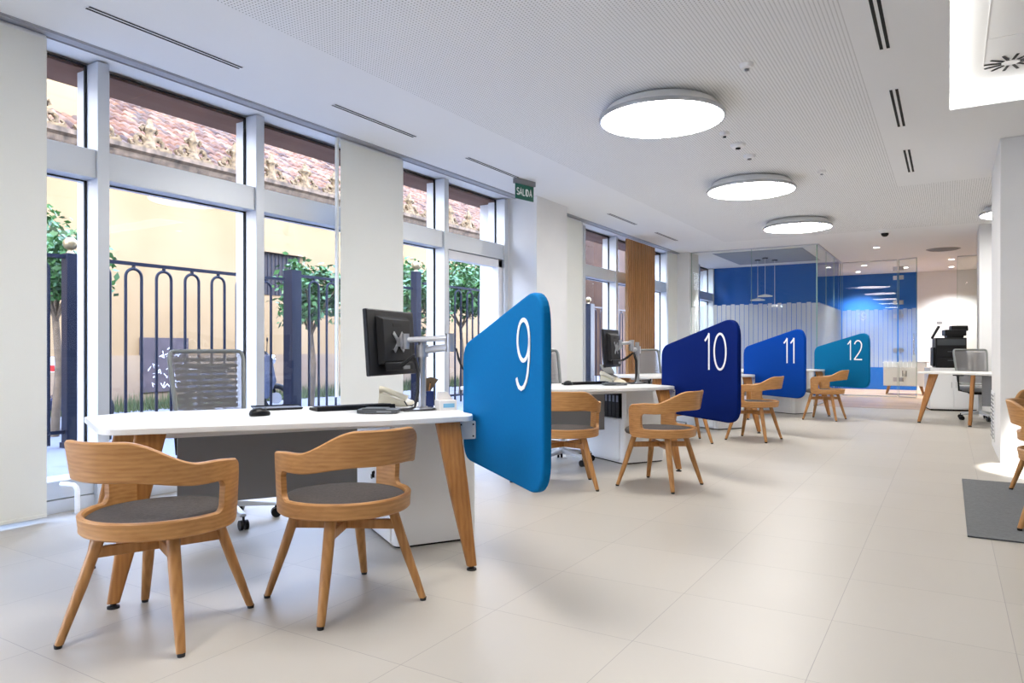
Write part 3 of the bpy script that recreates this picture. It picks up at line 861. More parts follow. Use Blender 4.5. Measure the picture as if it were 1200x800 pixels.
dup(A0, (-1.62, 11.80, 0), face(171), 'oak chair turned sideways in front of teal screen 12')
dup(A0, (.64, 5.34, .009), face(-12), 'oak chair on the grey rug, cut by the right edge of the picture')
dup(A0, (.71, 6.48, .009), face(-70), 'oak chair on the grey rug behind the other, by the right pillar')

for ch in A0.children:       # the base of the nearest chair is swivelled a little
    if ch.name.startswith('leg') or ch.name.startswith('stretcher'): ch.rotation_euler = (0, 0, radians(8))

# ------------------------------------------------------------------ mesh office chairs
def make_office_chair(label):
    """faces +y, back towards -y"""
    t = thing('office_chair', label, 'chair', (0, 0, 0), 0, 'grey mesh swivel chairs')
    bm = B(); tube(bm, [(0, 0, .10), (0, 0, .42)], .028, 14); obj('gas_lift', bm, M['alu_paint'], t, True)
    for k in range(5):
        a = radians(90 + 72 * k); d = Vector((cos(a), sin(a), 0)); s = Vector((-d.y, d.x, 0))
        bm = B(); secs = []
        for r, z, w, h in ((.02, .115, .032, .022), (.16, .10, .024, .016), (.30, .085, .018, .010)):
            c = d * r + Vector((0, 0, z)); secs.append([tuple(c + s * w * i + Vector((0, 0, h * j))) for i, j in ((-1, -1), (1, -1), (1, 1), (-1, 1))])
        loft(bm, secs); arm = obj('base_arm', bm, M['alu_paint'], t, bevel=.006)
        bm = B(); c = d * .30
        for q in (-.016, .016):
            p = c + s * q
            tube(bm, [tuple(p + s * (-.009) + Vector((0, 0, .03))), tuple(p + s * .009 + Vector((0, 0, .03)))], .03, 18)
        tube(bm, [(c.x, c.y, .03), (c.x, c.y, .08)], .008, 8)
        obj('caster', bm, M['black'], arm, True)
    bm = B(); pr = rounded([(-.24, -.22), (.24, -.22), (.24, .25), (-.24, .25)], .09, 6)
    prism(bm, pr, .43, .50); obj('seat', bm, M['grey_panel'], t, bevel=.02, seg=3)
    bm = B(); box(bm, -.11, .11, -.14, .10, .385, .43); tube(bm, [(0, -.10, .41), (0, -.27, .42), (0, -.31, .55)], .022, 8); obj('mechanism', bm, M['black2'], t)
    # back frame : leaned rectangle slightly wider at top
    def bp(x, z):   # x -1..1 , z 0..1
        w = .205 + .035 * z; y = -.245 - .11 * z + .035 * (1 - x * x) * -1
        return Vector((x * w, y, .53 + z * .53))
    path = []
    cornersN = 6
    import itertools
    raw = rounded([(-1, 0), (1, 0), (1, 1), (-1, 1)], .14, 5)
    dense = []
    for i in range(len(raw)):
        p, q = raw[i], raw[(i + 1) % len(raw)]
        n = max(1, int(max(abs(q[0] - p[0]), abs(q[1] - p[1])) / .2))
        for k in range(n): dense.append((p[0] + (q[0] - p[0]) * k / n, p[1] + (q[1] - p[1]) * k / n))
    bm = B(); tube(bm, [tuple(bp(*p)) for p in dense], .021, 8, closed=True, flat=.6); 
    obj('back_frame', bm, M['chair_grey'], t, True)
    bm = B(); N = 12
    G = [[bm.verts.new(bp(-1 + 2 * i / N, .0 + 1.0 * j / N)) for i in range(N + 1)] for j in range(N + 1)]
    for j in range(N):
        for i in range(N): bm.faces.new([G[j][i], G[j][i + 1], G[j + 1][i + 1], G[j + 1][i]])
    obj('back_mesh', bm, M['mesh'], t, True)
    bm = B()
    for j in range(12):
        z = .10 + j * .072
        tube(bm, [tuple(bp(-.86 + 1.72 * k / 16, z) - Vector((0, .016, 0))) for k in range(17)], .005, 8, flat=2.4)
    for x in (-.16, .16): tube(bm, [tuple(bp(x, z) - Vector((0, .02, 0))) for z in (0, .3, .6, .86)], .010, 6)
    obj('back_slats', bm, M['chair_grey'], t, True)
    for s in (-1, 1):
        bm = B(); tube(bm, [(s * .12, -.05, .41), (s * .27, -.05, .44), (s * .285, -.05, .66)], .014, 8); obj('arm_post', bm, M['black2'], t, True)
        bm = B(); prism(bm, rounded([(s * .285 - .04, -.16), (s * .285 + .04, -.16), (s * .285 + .04, .10), (s * .285 - .04, .10)], .03, 4), .66, .685); obj('armrest', bm, M['black2'], t, bevel=.006)
    return t
oc = make_office_chair('grey mesh swivel chair behind the nearest desk, against the windows')
OCX, OCY, OCR = -1.05, 1.52, -90 + 14
p = W(9, OCX, OCY); oc.location = (p[0], p[1], 0); oc.rotation_euler = (0, 0, TH + face(OCR))
p = W(10, -.74, .80); dup(oc, (p[0], p[1], 0), TH + face(OCR - 5), 'grey mesh swivel chair seen just right of blue screen 9')
p = W(11, -.86, .78); dup(oc, (p[0], p[1], 0), TH + face(OCR - 4), 'grey mesh swivel chair left of navy screen 10, before the slat screen')
p = W(12, -.95, .90); dup(oc, (p[0], p[1], 0), TH + face(OCR), 'grey mesh swivel chair between screens 10 and 11, mostly hidden')

# ------------------------------------------------------------------ things on the desks
def monitor_set(u, rot, lab1, lab2, dx=0, dy=0, el=(.115, -.125, .345), mc=(-.155, .075, .37)):
    px, py = -.13 + dx, .47 + dy
    t = thing('monitor_stand', lab1, 'monitor stand', W(u, px, py, .74), TH, 'silver desk-mounted monitor arms')
    bm = B(); lathe(bm, [(0, 0), (.085, 0), (.085, .008), (.03, .014), (.03, .02), (0, .02)], n=32); obj('base', bm, M['alu'], t, True)
    bm = B(); tube(bm, [(0, 0, .01), (0, 0, .40)], .021, 18); obj('pole', bm, M['alu'], t, True)
    el = Vector(el); mc = Vector(mc); hd = mc + Vector((.07, -.045, 0))
    bm = B(); tube(bm, [(0, 0, .325), tuple(el * .5 + Vector((0, 0, .165))), tuple(el)], .020, 12); 
    lathe(bm, [(.03, .29), (.034, .29), (.034, .36), (0, .36)], n=20)
    obj('lower_arm', bm, M['alu'], t, True)
    bm = B(); tube(bm, [(el.x, el.y, .32), (el.x, el.y, .42)], .024, 14); obj('elbow', bm, M['alu'], t, True)
    bm = B(); tube(bm, [(el.x, el.y, .395), (hd.x, hd.y, .385)], .016, 10); tube(bm, [(hd.x, hd.y, .335), (hd.x, hd.y, .42)], .02, 12); obj('upper_arm', bm, M['alu'], t, True)
    # monitor : centre, facing the staff
    bm = B(); v = (mc - hd); tube(bm, [tuple(hd), tuple(hd + v * .75)], .014, 10)
    obj('tilt_head', bm, M['alu'], t, True)
    for k, sh in enumerate((0, .02)):
        bm = B(); tube(bm, [(-.15 + sh, .06, .22), (-.11 + sh, .03, .25), (-.05, .0 - sh, .30), (-.035, -.02 - sh, .22), (-.04, -.03 - sh, .10), (-.06, -.05, .02), (-.11 - sh, -.08, .006)], .007, 6); obj('cable', bm, M['rubber'], t, True)
    bm = B(); loop = [(.0 + .11 * cos(a) - .06, -.06 + .06 * sin(a), .008) for a in [2 * pi * k / 24 for k in range(24)]]; tube(bm, loop, .005, 6, closed=True); obj('cable', bm, M['rubber'], t, True)
    o = W(u, px + mc.x, py + mc.y, .74 + mc.z)
    m = thing('monitor', lab2, 'monitor', o, TH + radians(43 + rot), 'black desk monitors')
    # local: screen faces +y here, back towards -y, width along x
    Tt = Matrix.Rotation(radians(-4), 4, 'X')
    hw, hh = .255, .178
    bm = B(); box(bm, -hw, hw, -.012, .014, -hh, hh, Tt); obj('screen_frame', bm, M['black'], m, bevel=.006)
    bm = B(); box(bm, -hw + .018, hw - .018, .0145, .016, -hh + .02, hh - .018, Tt); obj('display', bm, mat('display_glass', srgb(14, 16, 22), .1), m)
    bm = B(); loft(bm, [[Tt @ Vector(q) for q in ((-.17, -.012, -.12), (.17, -.012, -.12), (.17, -.012, .145), (-.17, -.012, .145))],
                        [Tt @ Vector(q) for q in ((-.15, -.045, -.105), (.15, -.045, -.105), (.15, -.045, .125), (-.15, -.045, .125))]])
    box(bm, -.15, .15, -.05, -.04, -.155, -.11, Tt); bk = obj('back_housing', bm, M['black2'], m, bevel=.01)
    bm = B(); box(bm, -.045, .045, -.047, -.0445, .085, .102, Tt); obj('vent_slot', bm, M['steel_dark'], bk)
    bm = B()
    for a in (45, 135): box(bm, -.072, .072, -.004, 0, -.011, .011, Tt @ Matrix.Translation((0, -.047, 0)) @ Matrix.Rotation(radians(a), 4, 'Y'))
    T2 = Tt @ Matrix.Translation((0, -.06, 0)); box(bm, -.024, .024, -.012, .012, -.024, .024, T2)
    obj('mount_plate', bm, M['alu'], m)
    bm = B(); box(bm, .03, .10, -.056, -.05, -.15, -.13, Tt); obj('plug', bm, M['grey_panel'], m)
monitor_set(9, 0, 'silver monitor arm clamped to the nearest desk', 'black monitor seen from behind on the nearest desk')
monitor_set(10, -4, 'silver monitor arm on the desk before navy screen 10', 'black monitor seen from behind before the window past screen 9', dx=.11, dy=.12, el=(-.09, -.03, .33), mc=(-.31, -.01, .34))

def keyboard(u, x, y, rz, label):
    t = thing('keyboard', label, 'keyboard', W(u, x, y, .74), TH + radians(rz), 'black desk keyboards')
    bm = B(); prism(bm, [(-.075, 0), (.075, 0), (.07, .014), (-.07, .024)], -.225, .225, 'yz'); obj('case', bm, M['black'], t, bevel=.003)
    bm = B()
    for r in range(5):
        for c in range(15): box(bm, -.21 + c * .028, -.187 + c * .028, -.06 + r * .026, -.038 + r * .026, .016 + .0 * r + (4 - r) * -.0 + .002, .0255 - r * .0012)
    obj('keys', bm, M['black2'], t)
    return t
keyboard(9, -.46, .69, 6, 'black keyboard on the nearest desk'); keyboard(10, -.53, .72, 4, 'black keyboard on the desk before screen 10')
def mouse(u, x, y, rz, label):
    t = thing('computer_mouse', label, 'mouse', W(u, x, y, .74), TH + radians(rz), 'black computer mice')
    bm = B(); k0 = 0; sphere(bm, (0, 0, .012), .05, 12, (1.12, .72, .62))
    for v in bm.verts:
        if v.co.z < .001: v.co.z = .001
        if v.co.x > 0: v.co.z *= 1 - .28 * v.co.x / .05
    obj('shell', bm, M['black'], t, True)
    bm = B(); tube(bm, [(.028, -.003, .034), (.028, .003, .034)], .006, 10); obj('wheel', bm, M['grey_panel'], t, True)
mouse(9, -.98, .50, 20, 'black mouse on the nearest desk'); mouse(10, -.78, .62, 20, 'black mouse on the desk just right of screen 9')
def dock(u, x, y, rz, label):
    t = thing('docking_station', label, 'device', W(u, x, y, .74), TH + radians(rz), 'flat dark grey docking boxes')
    bm = B(); prism(bm, rounded([(-.105, -.065), (.105, -.065), (.105, .065), (-.105, .065)], .01, 3), .004, .022); prism(bm, [(-.08, .022), (.05, .022), (.045, .028), (-.075, .028)], -.06, .05, 'xz'); obj('body', bm, M['dgrey'], t, bevel=.003)
    bm = B(); box(bm, .0, .075, -.067, -.065, .009, .015); obj('light_strip', bm, M['grey_panel'], t)
dock(9, -.40, .38, -28, 'flat dark grey docking box at the front of the nearest desk'); dock(10, -.42, .40, -20, 'flat dark grey docking box on the desk before screen 10')
t = thing('desk_tray', 'thin black document tray on the far edge of the nearest desk, behind the mouse', 'tray', W(9, -.84, .87, .74), TH)
bm = B(); prism(bm, [(-.12, 0.002), (.12, 0.002), (.13, .012), (-.13, .012)], -.08, .08, 'xz'); obj('tray', bm, M['black'], t, bevel=.002)
bm = B(); box(bm, -.13, .13, .078, .083, .012, .018); obj('rear_lip', bm, M['black'], t)

def phone(u, x, y, rz, label, screen_=False):
    t = thing('desk_phone', label, 'phone', W(u, x, y, .74), TH + radians(rz), 'cream desk telephones')
    bm = B(); loft(bm, [[(-.10, -.09, .0), (.10, -.09, .0), (.10, .09, .0), (-.10, .09, .0)], [(-.10, -.09, .02), (.10, -.09, .02), (.09, .085, .085), (-.09, .085, .085)]])
    obj('base', bm, M['cream'], t, bevel=.008)
    bm = B(); tube(bm, [(-.085, -.08, .045), (-.085, -.06, .055), (-.085, .05, .098), (-.085, .08, .098)], [.022, .016, .016, .022], 12); obj('handset', bm, M['cream'], t, True)
    bm = B(); loft(bm, [[(-.03, .0, .058), (.085, .0, .058), (.085, .07, .088), (-.03, .07, .088)], [(-.03, .0, .062), (.085, .0, .062), (.085, .07, .092), (-.03, .07, .092)]]); obj('display', bm, M['dgrey'], t)
    if screen_:
        bm = B(); T = Matrix.Translation((.0, .07, .135)) @ Matrix.Rotation(radians(55), 4, 'X'); box(bm, -.085, .085, -.055, .055, -.005, .005, T); box(bm, -.02, .02, -.06, -.03, -.04, -.005, T); obj('tilted_screen', bm, M['dgrey'], t)
    bm = B(); tube(bm, [(-.1, -.07, .03), (-.125, -.09, .008), (-.10, -.115, .006), (-.04, -.11, .006)], .004, 6); obj('cord', bm, M['rubber'], t, True)
phone(9, -.16, .84, 60, 'cream desk phone behind the monitor pole on the nearest desk')
phone(10, -.20, .74, 20, 'cream desk phone with tilted dark screen on the desk by screen 10', True)
t = thing('pen_cup', 'navy blue pen cup beside the monitor pole', 'pen cup', W(9, -.06, .60, .74), TH)
bm = B(); prism(bm, rounded([(-.035, -.035), (.035, -.035), (.035, .035), (-.035, .035)], .006, 3), 0, .095); obj('cup', bm, M['cup_blue'], t)
bm = B(); box(bm, -.028, -.012, -.0362, -.0352, .068, .082); obj('mark', bm, M['label_blue'], t)
for k, (a, b, cc) in enumerate(((-.6, .2, 'red'), (.1, .5, 'black'), (.5, -.2, 'wood'), (-.2, -.4, 'dgrey'))):
    q = thing('pen', ('red pen leaning left in the navy cup', 'black pen standing in the navy cup', 'wooden pencil leaning right in the navy cup', 'grey pen at the front of the navy cup')[k], 'pen', W(9, -.06, .60, .745), TH, 'pens in the navy cup')
    bm = B(); tube(bm, [(a * .01, b * .01, 0.002), (a * .045, b * .045, .135)], .0042, 8); obj('barrel', bm, M[cc], q, True)
    bm = B(); tube(bm, [(a * .045, b * .045, .134), (a * .047, b * .047, .142)], [.0042, .0015], 8); obj('tip', bm, M['black'], q, True)
t = thing('fan_card', 'brown folded paper fan sticking out of the navy cup', 'paper fan', W(9, -.06, .60, .80), TH)
bm = B(); prism(bm, [(0, 0), (.075, .10), (.03, .115), (-.012, .105)], -.003, .003, 'xz'); obj('leaf', bm, M['bark'], t)
t = thing('card_box', 'small white card holder with pale blue label next to screen 9', 'card holder', W(9, -.02, .40, .74), TH)
bm = B(); prism(bm, [(-.05, 0), (.05, 0), (.05, .055), (-.05, .055)], -.045, .035, 'xz'); prism(bm, [(-.045, .055), (.045, .055), (0.01, .10), (-.035, .10)], .0, .03, 'xz'); obj('box', bm, M['card'], t)
bm = B(); box(bm, -.03, .035, -.0462, -.0452, .016, .038); obj('label', bm, M['label_blue'], t)
t = thing('screwdriver', 'small red-tipped clamp lever hanging on the monitor elbow', 'lever', W(9, .03, .33, 1.02), TH)
bm = B(); tube(bm, [(-.01, .01, .06), (.0, .0, .0), (.02, -.005, -.05), (.03, -.005, -.055)], [.004, .007, .006, .005], 8); obj('shaft', bm, M['rubber'], t, True)
bm = B(); tube(bm, [(.03, -.005, -.055), (.075, -.02, -.055)], .005, 8); obj('red_tip', bm, M['red'], t, True)
t['label'] = 'black clamp lever with red tip by the monitor arm elbow'; t.name = 'clamp_lever'

# drain pipe stub below the first window
t = thing('heating_pipe', 'short white bent pipe rising from the floor at the left window sill', 'pipe', (-4.86, 2.52, 0))
bm = B(); tube(bm, [(0, 0, 0.004), (0, 0, .15), (-.005, -.003, .17), (-.02, -.01, .185), (-.05, -.03, .19), (-.10, -.05, .19)], .016, 12); obj('pipe', bm, M['letter'], t, True)
bm = B(); lathe(bm, [(.03, 0.001), (.03, .008), (.017, .01)], n=20); obj('collar', bm, M['chrome'], t, True)

# rug
t = thing('rug', 'dark grey woven rug at the right edge under the chairs', 'rug', (.094, 4.86, 0))
bm = B(); box(bm, 0, 2.6, 0, 2.1, .001, .008); obj('weave', bm, M['rug'], t)
bm = B(); box(bm, -.004, 2.604, -.004, 0, .001, .009); box(bm, -.004, 0, 0, 2.1, .001, .009); box(bm, -.004, 2.604, 2.1, 2.104, .001, .009); obj('edge_binding', bm, M['dgrey'], t)

# ------------------------------------------------------------------ right-hand rear desk, copier, sideboard
dr = thing('office_desk', 'white desk with splayed oak legs by the right pillar, facing the row', 'desk', (0, 0, 0), 0, GD)
RD = radians(-8)
dr.location = (-.42, 12.02, 0); dr.rotation_euler = (0, 0, radians(-22))
bm = B(); prism(bm, rounded([(0, .05), (.1, -.02), (1.75, -.02), (1.78, .85), (.1, .85)], [.05, .06, .1, .1, .1], 6), .712, .74); obj('tabletop', bm, M['desk_white'], dr, bevel=.004)
for tx, ty, fx, fy, wa in ((.20, .12, .06, -.02, .12), (.75, .02, .73, -.03, .05), (1.5, .7, 1.6, .75, .1)):
    bm = B(); secs = []
    for (x, y, z, w, dd) in ((tx, ty, .712, wa, .05), (fx, fy, .02, .045, .036)):
        secs.append([(x + p[0], y + p[1], z) for p in rounded([(-w / 2, -dd / 2), (w / 2, -dd / 2), (w / 2, dd / 2), (-w / 2, dd / 2)], .012, 3)])
    loft(bm, secs); l = obj('leg', bm, M['desk_wood'], dr, True)
    bm = B(); lathe(bm, [(0, 0), (.022, 0), (.022, .01), (.012, .022), (0, .022)], (fx, fy, 0), 16); obj('levelling_foot', bm, M['rubber'], l, True)
bm = B(); box(bm, .80, 1.6, .18, .20, .28, .70); obj('modesty_panel', bm, M['grey_panel'], dr)
p = (.40, 12.95); dup(oc, (p[0], p[1], 0), radians(200), 'grey mesh swivel chair at the right rear desk, in front of the photocopier')

t = thing('storage_cabinet', 'plain white storage cabinet under the black photocopier', 'cabinet', (.02, 14.75, .002), radians(10))
bm = B(); box(bm, -.36, .36, -.28, .28, .03, .74); obj('body', bm, M['ped_white'], t, bevel=.003)
for s in (-1, 1):
    bm = B(); box(bm, *sorted((s * .004, s * .355)), -.292, -.28, .05, .73); dr_ = obj('door', bm, M['ped_white'], t, bevel=.002)
    bm = B(); box(bm, *sorted((s * .03, s * .038)), -.30, -.292, .40, .5); obj('handle', bm, M['alu'], dr_)
bm = B(); box(bm, -.34, .34, -.26, .26, 0, .03); obj('plinth', bm, M['steel_dark'], t)
t = thing('photocopier', 'black office photocopier standing on the white cabinet at the back right', 'photocopier', (.0, 14.75, .745), radians(8)); t.scale = (.86, .9, 1.18)
bm = B(); box(bm, -.27, .27, -.24, .24, 0, .44); box(bm, -.31, -.27, -.2, .2, .02, .30); obj('body', bm, M['black'], t, bevel=.01)
for k in range(2):
    bm = B(); box(bm, -.25, .25, -.252, -.24, .03 + k * .13, .145 + k * .13); q = obj('paper_drawer', bm, M['black2'], t, bevel=.004)
    bm = B(); box(bm, -.06, .06, -.258, -.252, .10 + k * .13, .115 + k * .13); obj('handle', bm, M['dgrey'], q)
bm = B(); box(bm, -.24, .25, -.243, -.24, .33, .42); obj('output_slot', bm, M['dgrey'], t)
bm = B(); box(bm, -.10, .27, -.22, .22, .47, .56); box(bm, -.06, .23, -.18, .2, .44, .48); box(bm, .02, .31, -.15, .15, .54, .62); obj('document_feeder', bm, M['black'], t, bevel=.012)
bm = B(); T = Matrix.Translation((-.30, -.22, .52)) @ Matrix.Rotation(radians(-32), 4, 'Y') @ Matrix.Rotation(radians(25), 4, 'X')
box(bm, -.015, .015, -.09, .09, -.11, .11, Matrix.Translation((-.27, -.2, .52)) @ Matrix.Rotation(radians(35), 4, 'Y')); obj('control_screen', bm, M['black2'], t, bevel=.006)

t = thing('sideboard', 'small white sideboard on oak legs behind the glass door', 'sideboard', (-.89, 19.3, .002))
bm = B(); box(bm, -.44, .44, -.22, .22, .20, .74); obj('body', bm, M['ped_white'], t, bevel=.004)
bm = B(); box(bm, -.45, .45, -.23, .23, .74, .755); obj('top', bm, M['ped_white'], t)
for s in (-1, 1):
    bm = B(); box(bm, *sorted((s * .003, s * .43)), -.232, -.22, .215, .73); q = obj('door', bm, M['ped_white'], t, bevel=.002)
    bm = B(); box(bm, *sorted((s * .03, s * .042)), -.245, -.232, .42, .56); obj('handle', bm, M['black2'], q)
for sx in (-1, 1):
    for sy in (-1, 1):
        bm = B(); loft(bm, [[(sx * .33 + a * .03, sy * .15 + b * .03, .20) for a, b in ((-1, -1), (1, -1), (1, 1), (-1, 1))], [(sx * .38 + a * .016, sy * .18 + b * .016, 0) for a, b in ((-1, -1), (1, -1), (1, 1), (-1, 1))]]); obj('leg', bm, M['desk_wood'], t)
t = thing('serving_tray', 'dark serving tray with small items on the white sideboard', 'tray', (-.62, 19.25, .757))
bm = B(); prism(bm, rounded([(-.24, -.14), (.24, -.14), (.24, .14), (-.24, .14)], .03, 4), .0, .015); obj('tray', bm, M['dgrey'], t, bevel=.004)
t = thing('water_bottle', 'small clear bottle on the tray on the sideboard', 'bottle', (-.70, 19.25, .773))
bm = B(); lathe(bm, [(0, 0), (.03, 0), (.032, .01), (.032, .12), (.015, .16), (.012, .19), (0, .19)], n=20); obj('body', bm, mat('bottle_plastic', srgb(170, 180, 180), .15), t, True)
bm = B(); lathe(bm, [(.013, .188), (.013, .205), (0, .205)], n=16); obj('cap', bm, M['dgrey'], t, True)

t = thing('thermostat', 'small wall control panel left of the photocopier on the white rear wall', 'wall control', (-.21, YB - .012, 1.62))
bm = B(); box(bm, -.06, .06, 0, .012, .08, .15); obj('upper_plate', bm, M['grey_panel'], t, bevel=.003)
bm = B(); box(bm, -.06, .06, 0, .012, -.04, .03); obj('lower_plate', bm, M['ped_white'], t, bevel=.003)

# pendants inside the glass office
for k, (x, y) in enumerate(((-3.62, 16.4), (-3.40, 16.1), (-3.30, 16.6))):
    z = (2.16, 2.22, 2.02)[k]
    t = thing('pendant_lamp', ('left', 'middle', 'right')[k] + 'most of the thin pendants hanging in the glass office', 'pendant lamp', (x, y, H), 0, 'thin disc pendants in the glass office')
    if k == 1: t['label'] = 'middle one of the thin pendants hanging in the glass office'
    bm = B(); lathe(bm, [(0, 0), (.06, 0), (.06, -.03), (0, -.03)], n=20); obj('canopy', bm, M['dgrey'], t, True)
    bm = B(); tube(bm, [(0, 0, -.03), (0, 0, z - H)], .004, 6); obj('cord', bm, M['letter'], t)
    bm = B(); lathe(bm, [(0, z - H + .03), (.03, z - H + .03), (.15, z - H), (.155, z - H - .02), (0, z - H - .02)], n=32); obj('shade', bm, M['ped_white'], t, True)
# suspended grey ceiling inset inside the offices
bm = B(); box(bm, -4.2, -2.45, 14.9, 17.2, 3.042, 3.0495); struct('trim_ceiling_inset', bm, mat('grey_inset', srgb(150, 158, 172), .8))

# ------------------------------------------------------------------ outside
bm = B(); box(bm, -40, -5.2, -30, 80, -.16, -.04); struct('ground', bm, M['pave'])
FX = -13.0
fb = thing('old_building', 'ochre plastered old building with tiled roof across the street', 'building', (FX, 3, 0))
bm = B(); box(bm, -.4, 0, -8, 23.4, -.04, 4.45); obj('wall', bm, M['plaster'], fb)
bm = B(); box(bm, .0, .05, -8, 23.4, -.04, .95); obj('worn_wall_base', bm, M['plaster4'], fb)
bm = B()
prof = [(0, 4.35), (.06, 4.38), (.10, 4.46), (.20, 4.50), (.26, 4.58), (.28, 4.66), (.36, 4.70), (.36, 4.78), (-.4, 4.78), (-.4, 4.35)]
prism(bm, prof, -8, 23.4, 'xz'); obj('cornice', bm, M['stone'], fb)
# roof
bm = B(); y0, y1 = -6.0, 23.4; n = int((y1 - y0) / .025); slope = math.tan(radians(30.5)); rows = []
nx = 17
def rz_(i): return i * .32
for i in range(nx):
    for e in (0, 1):
        xx = rz_(i) + (0.32 - .001) * e
        r = []
        for j in range(n + 1):
            y = y0 + j * .025
            ph = (y / .20 + .5 * 0) % 1
            bump = .075 * abs(sin(pi * ph)) + (0.0 if e else .035)
            jit = .012 * sin(i * 12.9 + int(y / .2) * 7.7)
            r.append(bm.verts.new((-.02 - xx, y, 4.76 + xx * slope + bump + jit)))
        rows.append(r)
for a, b in zip(rows[:-1], rows[1:]):
    for k in range(n):
        if a[k].co.x < -1.55 and a[k].co.y < 4.98: continue
        bm.faces.new([a[k], a[k + 1], b[k + 1], b[k]])
obj('tiled_roof', bm, M['rooftile'], fb, True)
# stone ornaments on the eave
ys = [7.943 - .95 * 2, 7.943 - .95, 7.943, 8.86, 9.83, 10.78, 11.75, 12.7, 13.65, 14.6, 15.55, 16.5, 17.45, 18.4, 19.35, 20.3, 21.25, 22.2, 23.15, 24.1, 25.05]
for y in ys:
    bm = B()
    def blob(rad, z, w): return [(0.18 + rad * cos(2 * pi * q / 12), w * rad * sin(2 * pi * q / 12), z) for q in range(12)]
    loft(bm, [blob(.15, 0, 1.3), blob(.12, .12, 1.0), blob(.085, .24, .9), blob(.075, .34, .9), blob(.10, .42, 1.2), blob(.07, .50, 1.0), blob(.045, .58, .9), blob(.015, .64, .8)])
    for s_ in (-1, 1):
        sp = [(.18, s_ * (.19 - .115 * cos(t) * (1 - t / 9)), .17 - .125 * sin(-t) * (1 - t / 9)) for t in [q * .42 for q in range(15)]]
        tube(bm, sp, [.05 - .0015 * q for q in range(15)], 8)
        tube(bm, [(.18, s_ * .05, .42), (.18, s_ * .13, .46), (.18, s_ * .17, .41), (.18, s_ * .13, .37)], [.04, .035, .035, .02], 8)
        tube(bm, [(.18, s_ * .10, .05), (.18, s_ * .34, .08), (.18, s_ * .38, .15), (.18, s_ * .33, .17)], [.05, .045, .035, .02], 8)
    box(bm, .05, .32, -.36, .36, 0, .07)
    for v in bm.verts:
        v.co += Vector((random.uniform(-1, 1), random.uniform(-1, 1), random.uniform(-1, 1))) * .016
    o = obj('eave_ornament', bm, M['stone2'], fb, True); o.location = (0, y - 3, 4.76)
bm = B(); box(bm, 0.0, .08, 7.86 - 3, 8.83 - 3, .25, 1.285); dd_ = obj('metal_door', bm, M['rust'], fb); dd_['label'] = 'rusty grey metal hatch covered in white graffiti'
bm = B()
for k in range(22):
    y = random.uniform(4.92, 5.70); z = random.uniform(.35, 1.15)
    pth = [(y + random.uniform(-.06, .06) + .02 * i, z + random.uniform(-.06, .06)) for i in range(4)]
    stroke_text([pth], .016, .002, Matrix.Rotation(pi / 2, 4, 'Z') @ Matrix.Translation((0, -.081, 0)), bm)
obj('graffiti', bm, M['graffiti'], dd_)
bm = B(); box(bm, -.1, .015, 10.5 - 3, 11.75 - 3, 2.28, 3.22); wv_ = obj('window', bm, M['shutter'], fb)
bm = B(); box(bm, .0, .12, 10.4 - 3, 11.9 - 3, 3.22, 3.34); obj('lintel', bm, M['tan'], wv_)
bm = B()
for k in range(12): box(bm, .018, .03, 7.5 + k * .105, 7.515 + k * .105, 2.28, 3.22)
obj('bars', bm, M['iron'], wv_)
ub = thing('tall_building', 'pale yellow taller building wall rising behind the tiled roof at far left', 'building', (-14.7, 2, 0))
bm = B(); box(bm, -5, 0, -8, 5.95, 4.0, 9.5); obj('wall', bm, M['plaster2'], ub)
bm = B(); box(bm, -.1, .012, 4.95, 5.28, 6.25, 6.62); obj('window', bm, M['shutter'], ub)
bm = B(); prism(bm, arc(4.9, 5.35, 1.05, .85, 0, 180, 16), -.02, .55, 'yz'); obj('curved_gable', bm, M['plaster'], ub)
bb = thing('brown_building', 'dark brown timber fronted building beyond the farther windows', 'building', (-12.0, 26.8, 0))
bm = B(); box(bm, -1, 0, 0, 40, -.04, 9); obj('wall', bm, M['plaster3'], bb)
for k in range(10):
    bm = B(); box(bm, 0, .08, 1 + k * 3.5, 1.5 + k * 3.5, 0, 8.5); obj('timber_post', bm, M['shutter'], bb)
    bm = B(); box(bm, 0, .04, 2.3 + k * 3.5, 3.6 + k * 3.5, 1.0, 5.6); obj('window', bm, mat('yellow_shutter', srgb(104, 82, 50), .8) if k == 0 else bpy.data.materials['yellow_shutter'], bb)

# grass verge at the foot of the old wall
bm = B()
for k in range(9000):
    y = random.uniform(2, 21); x = FX + .05 + random.random() ** 1.5 * .7; h_ = random.uniform(.06, .30) * (1.2 - (x - FX) / .9)
    a = random.uniform(0, pi); dx, dy = cos(a) * .012, sin(a) * .012; lx, ly = random.uniform(-.06, .06), random.uniform(-.06, .06)
    bm.faces.new([bm.verts.new((x - dx, y - dy, -.04)), bm.verts.new((x + dx, y + dy, -.04)), bm.verts.new((x + lx, y + ly, h_))])
gr = tag(obj('grass_strip', bm, M['grass']), 'dry green grass strip along the foot of the ochre wall', 'grass'); gr['kind'] = 'stuff'

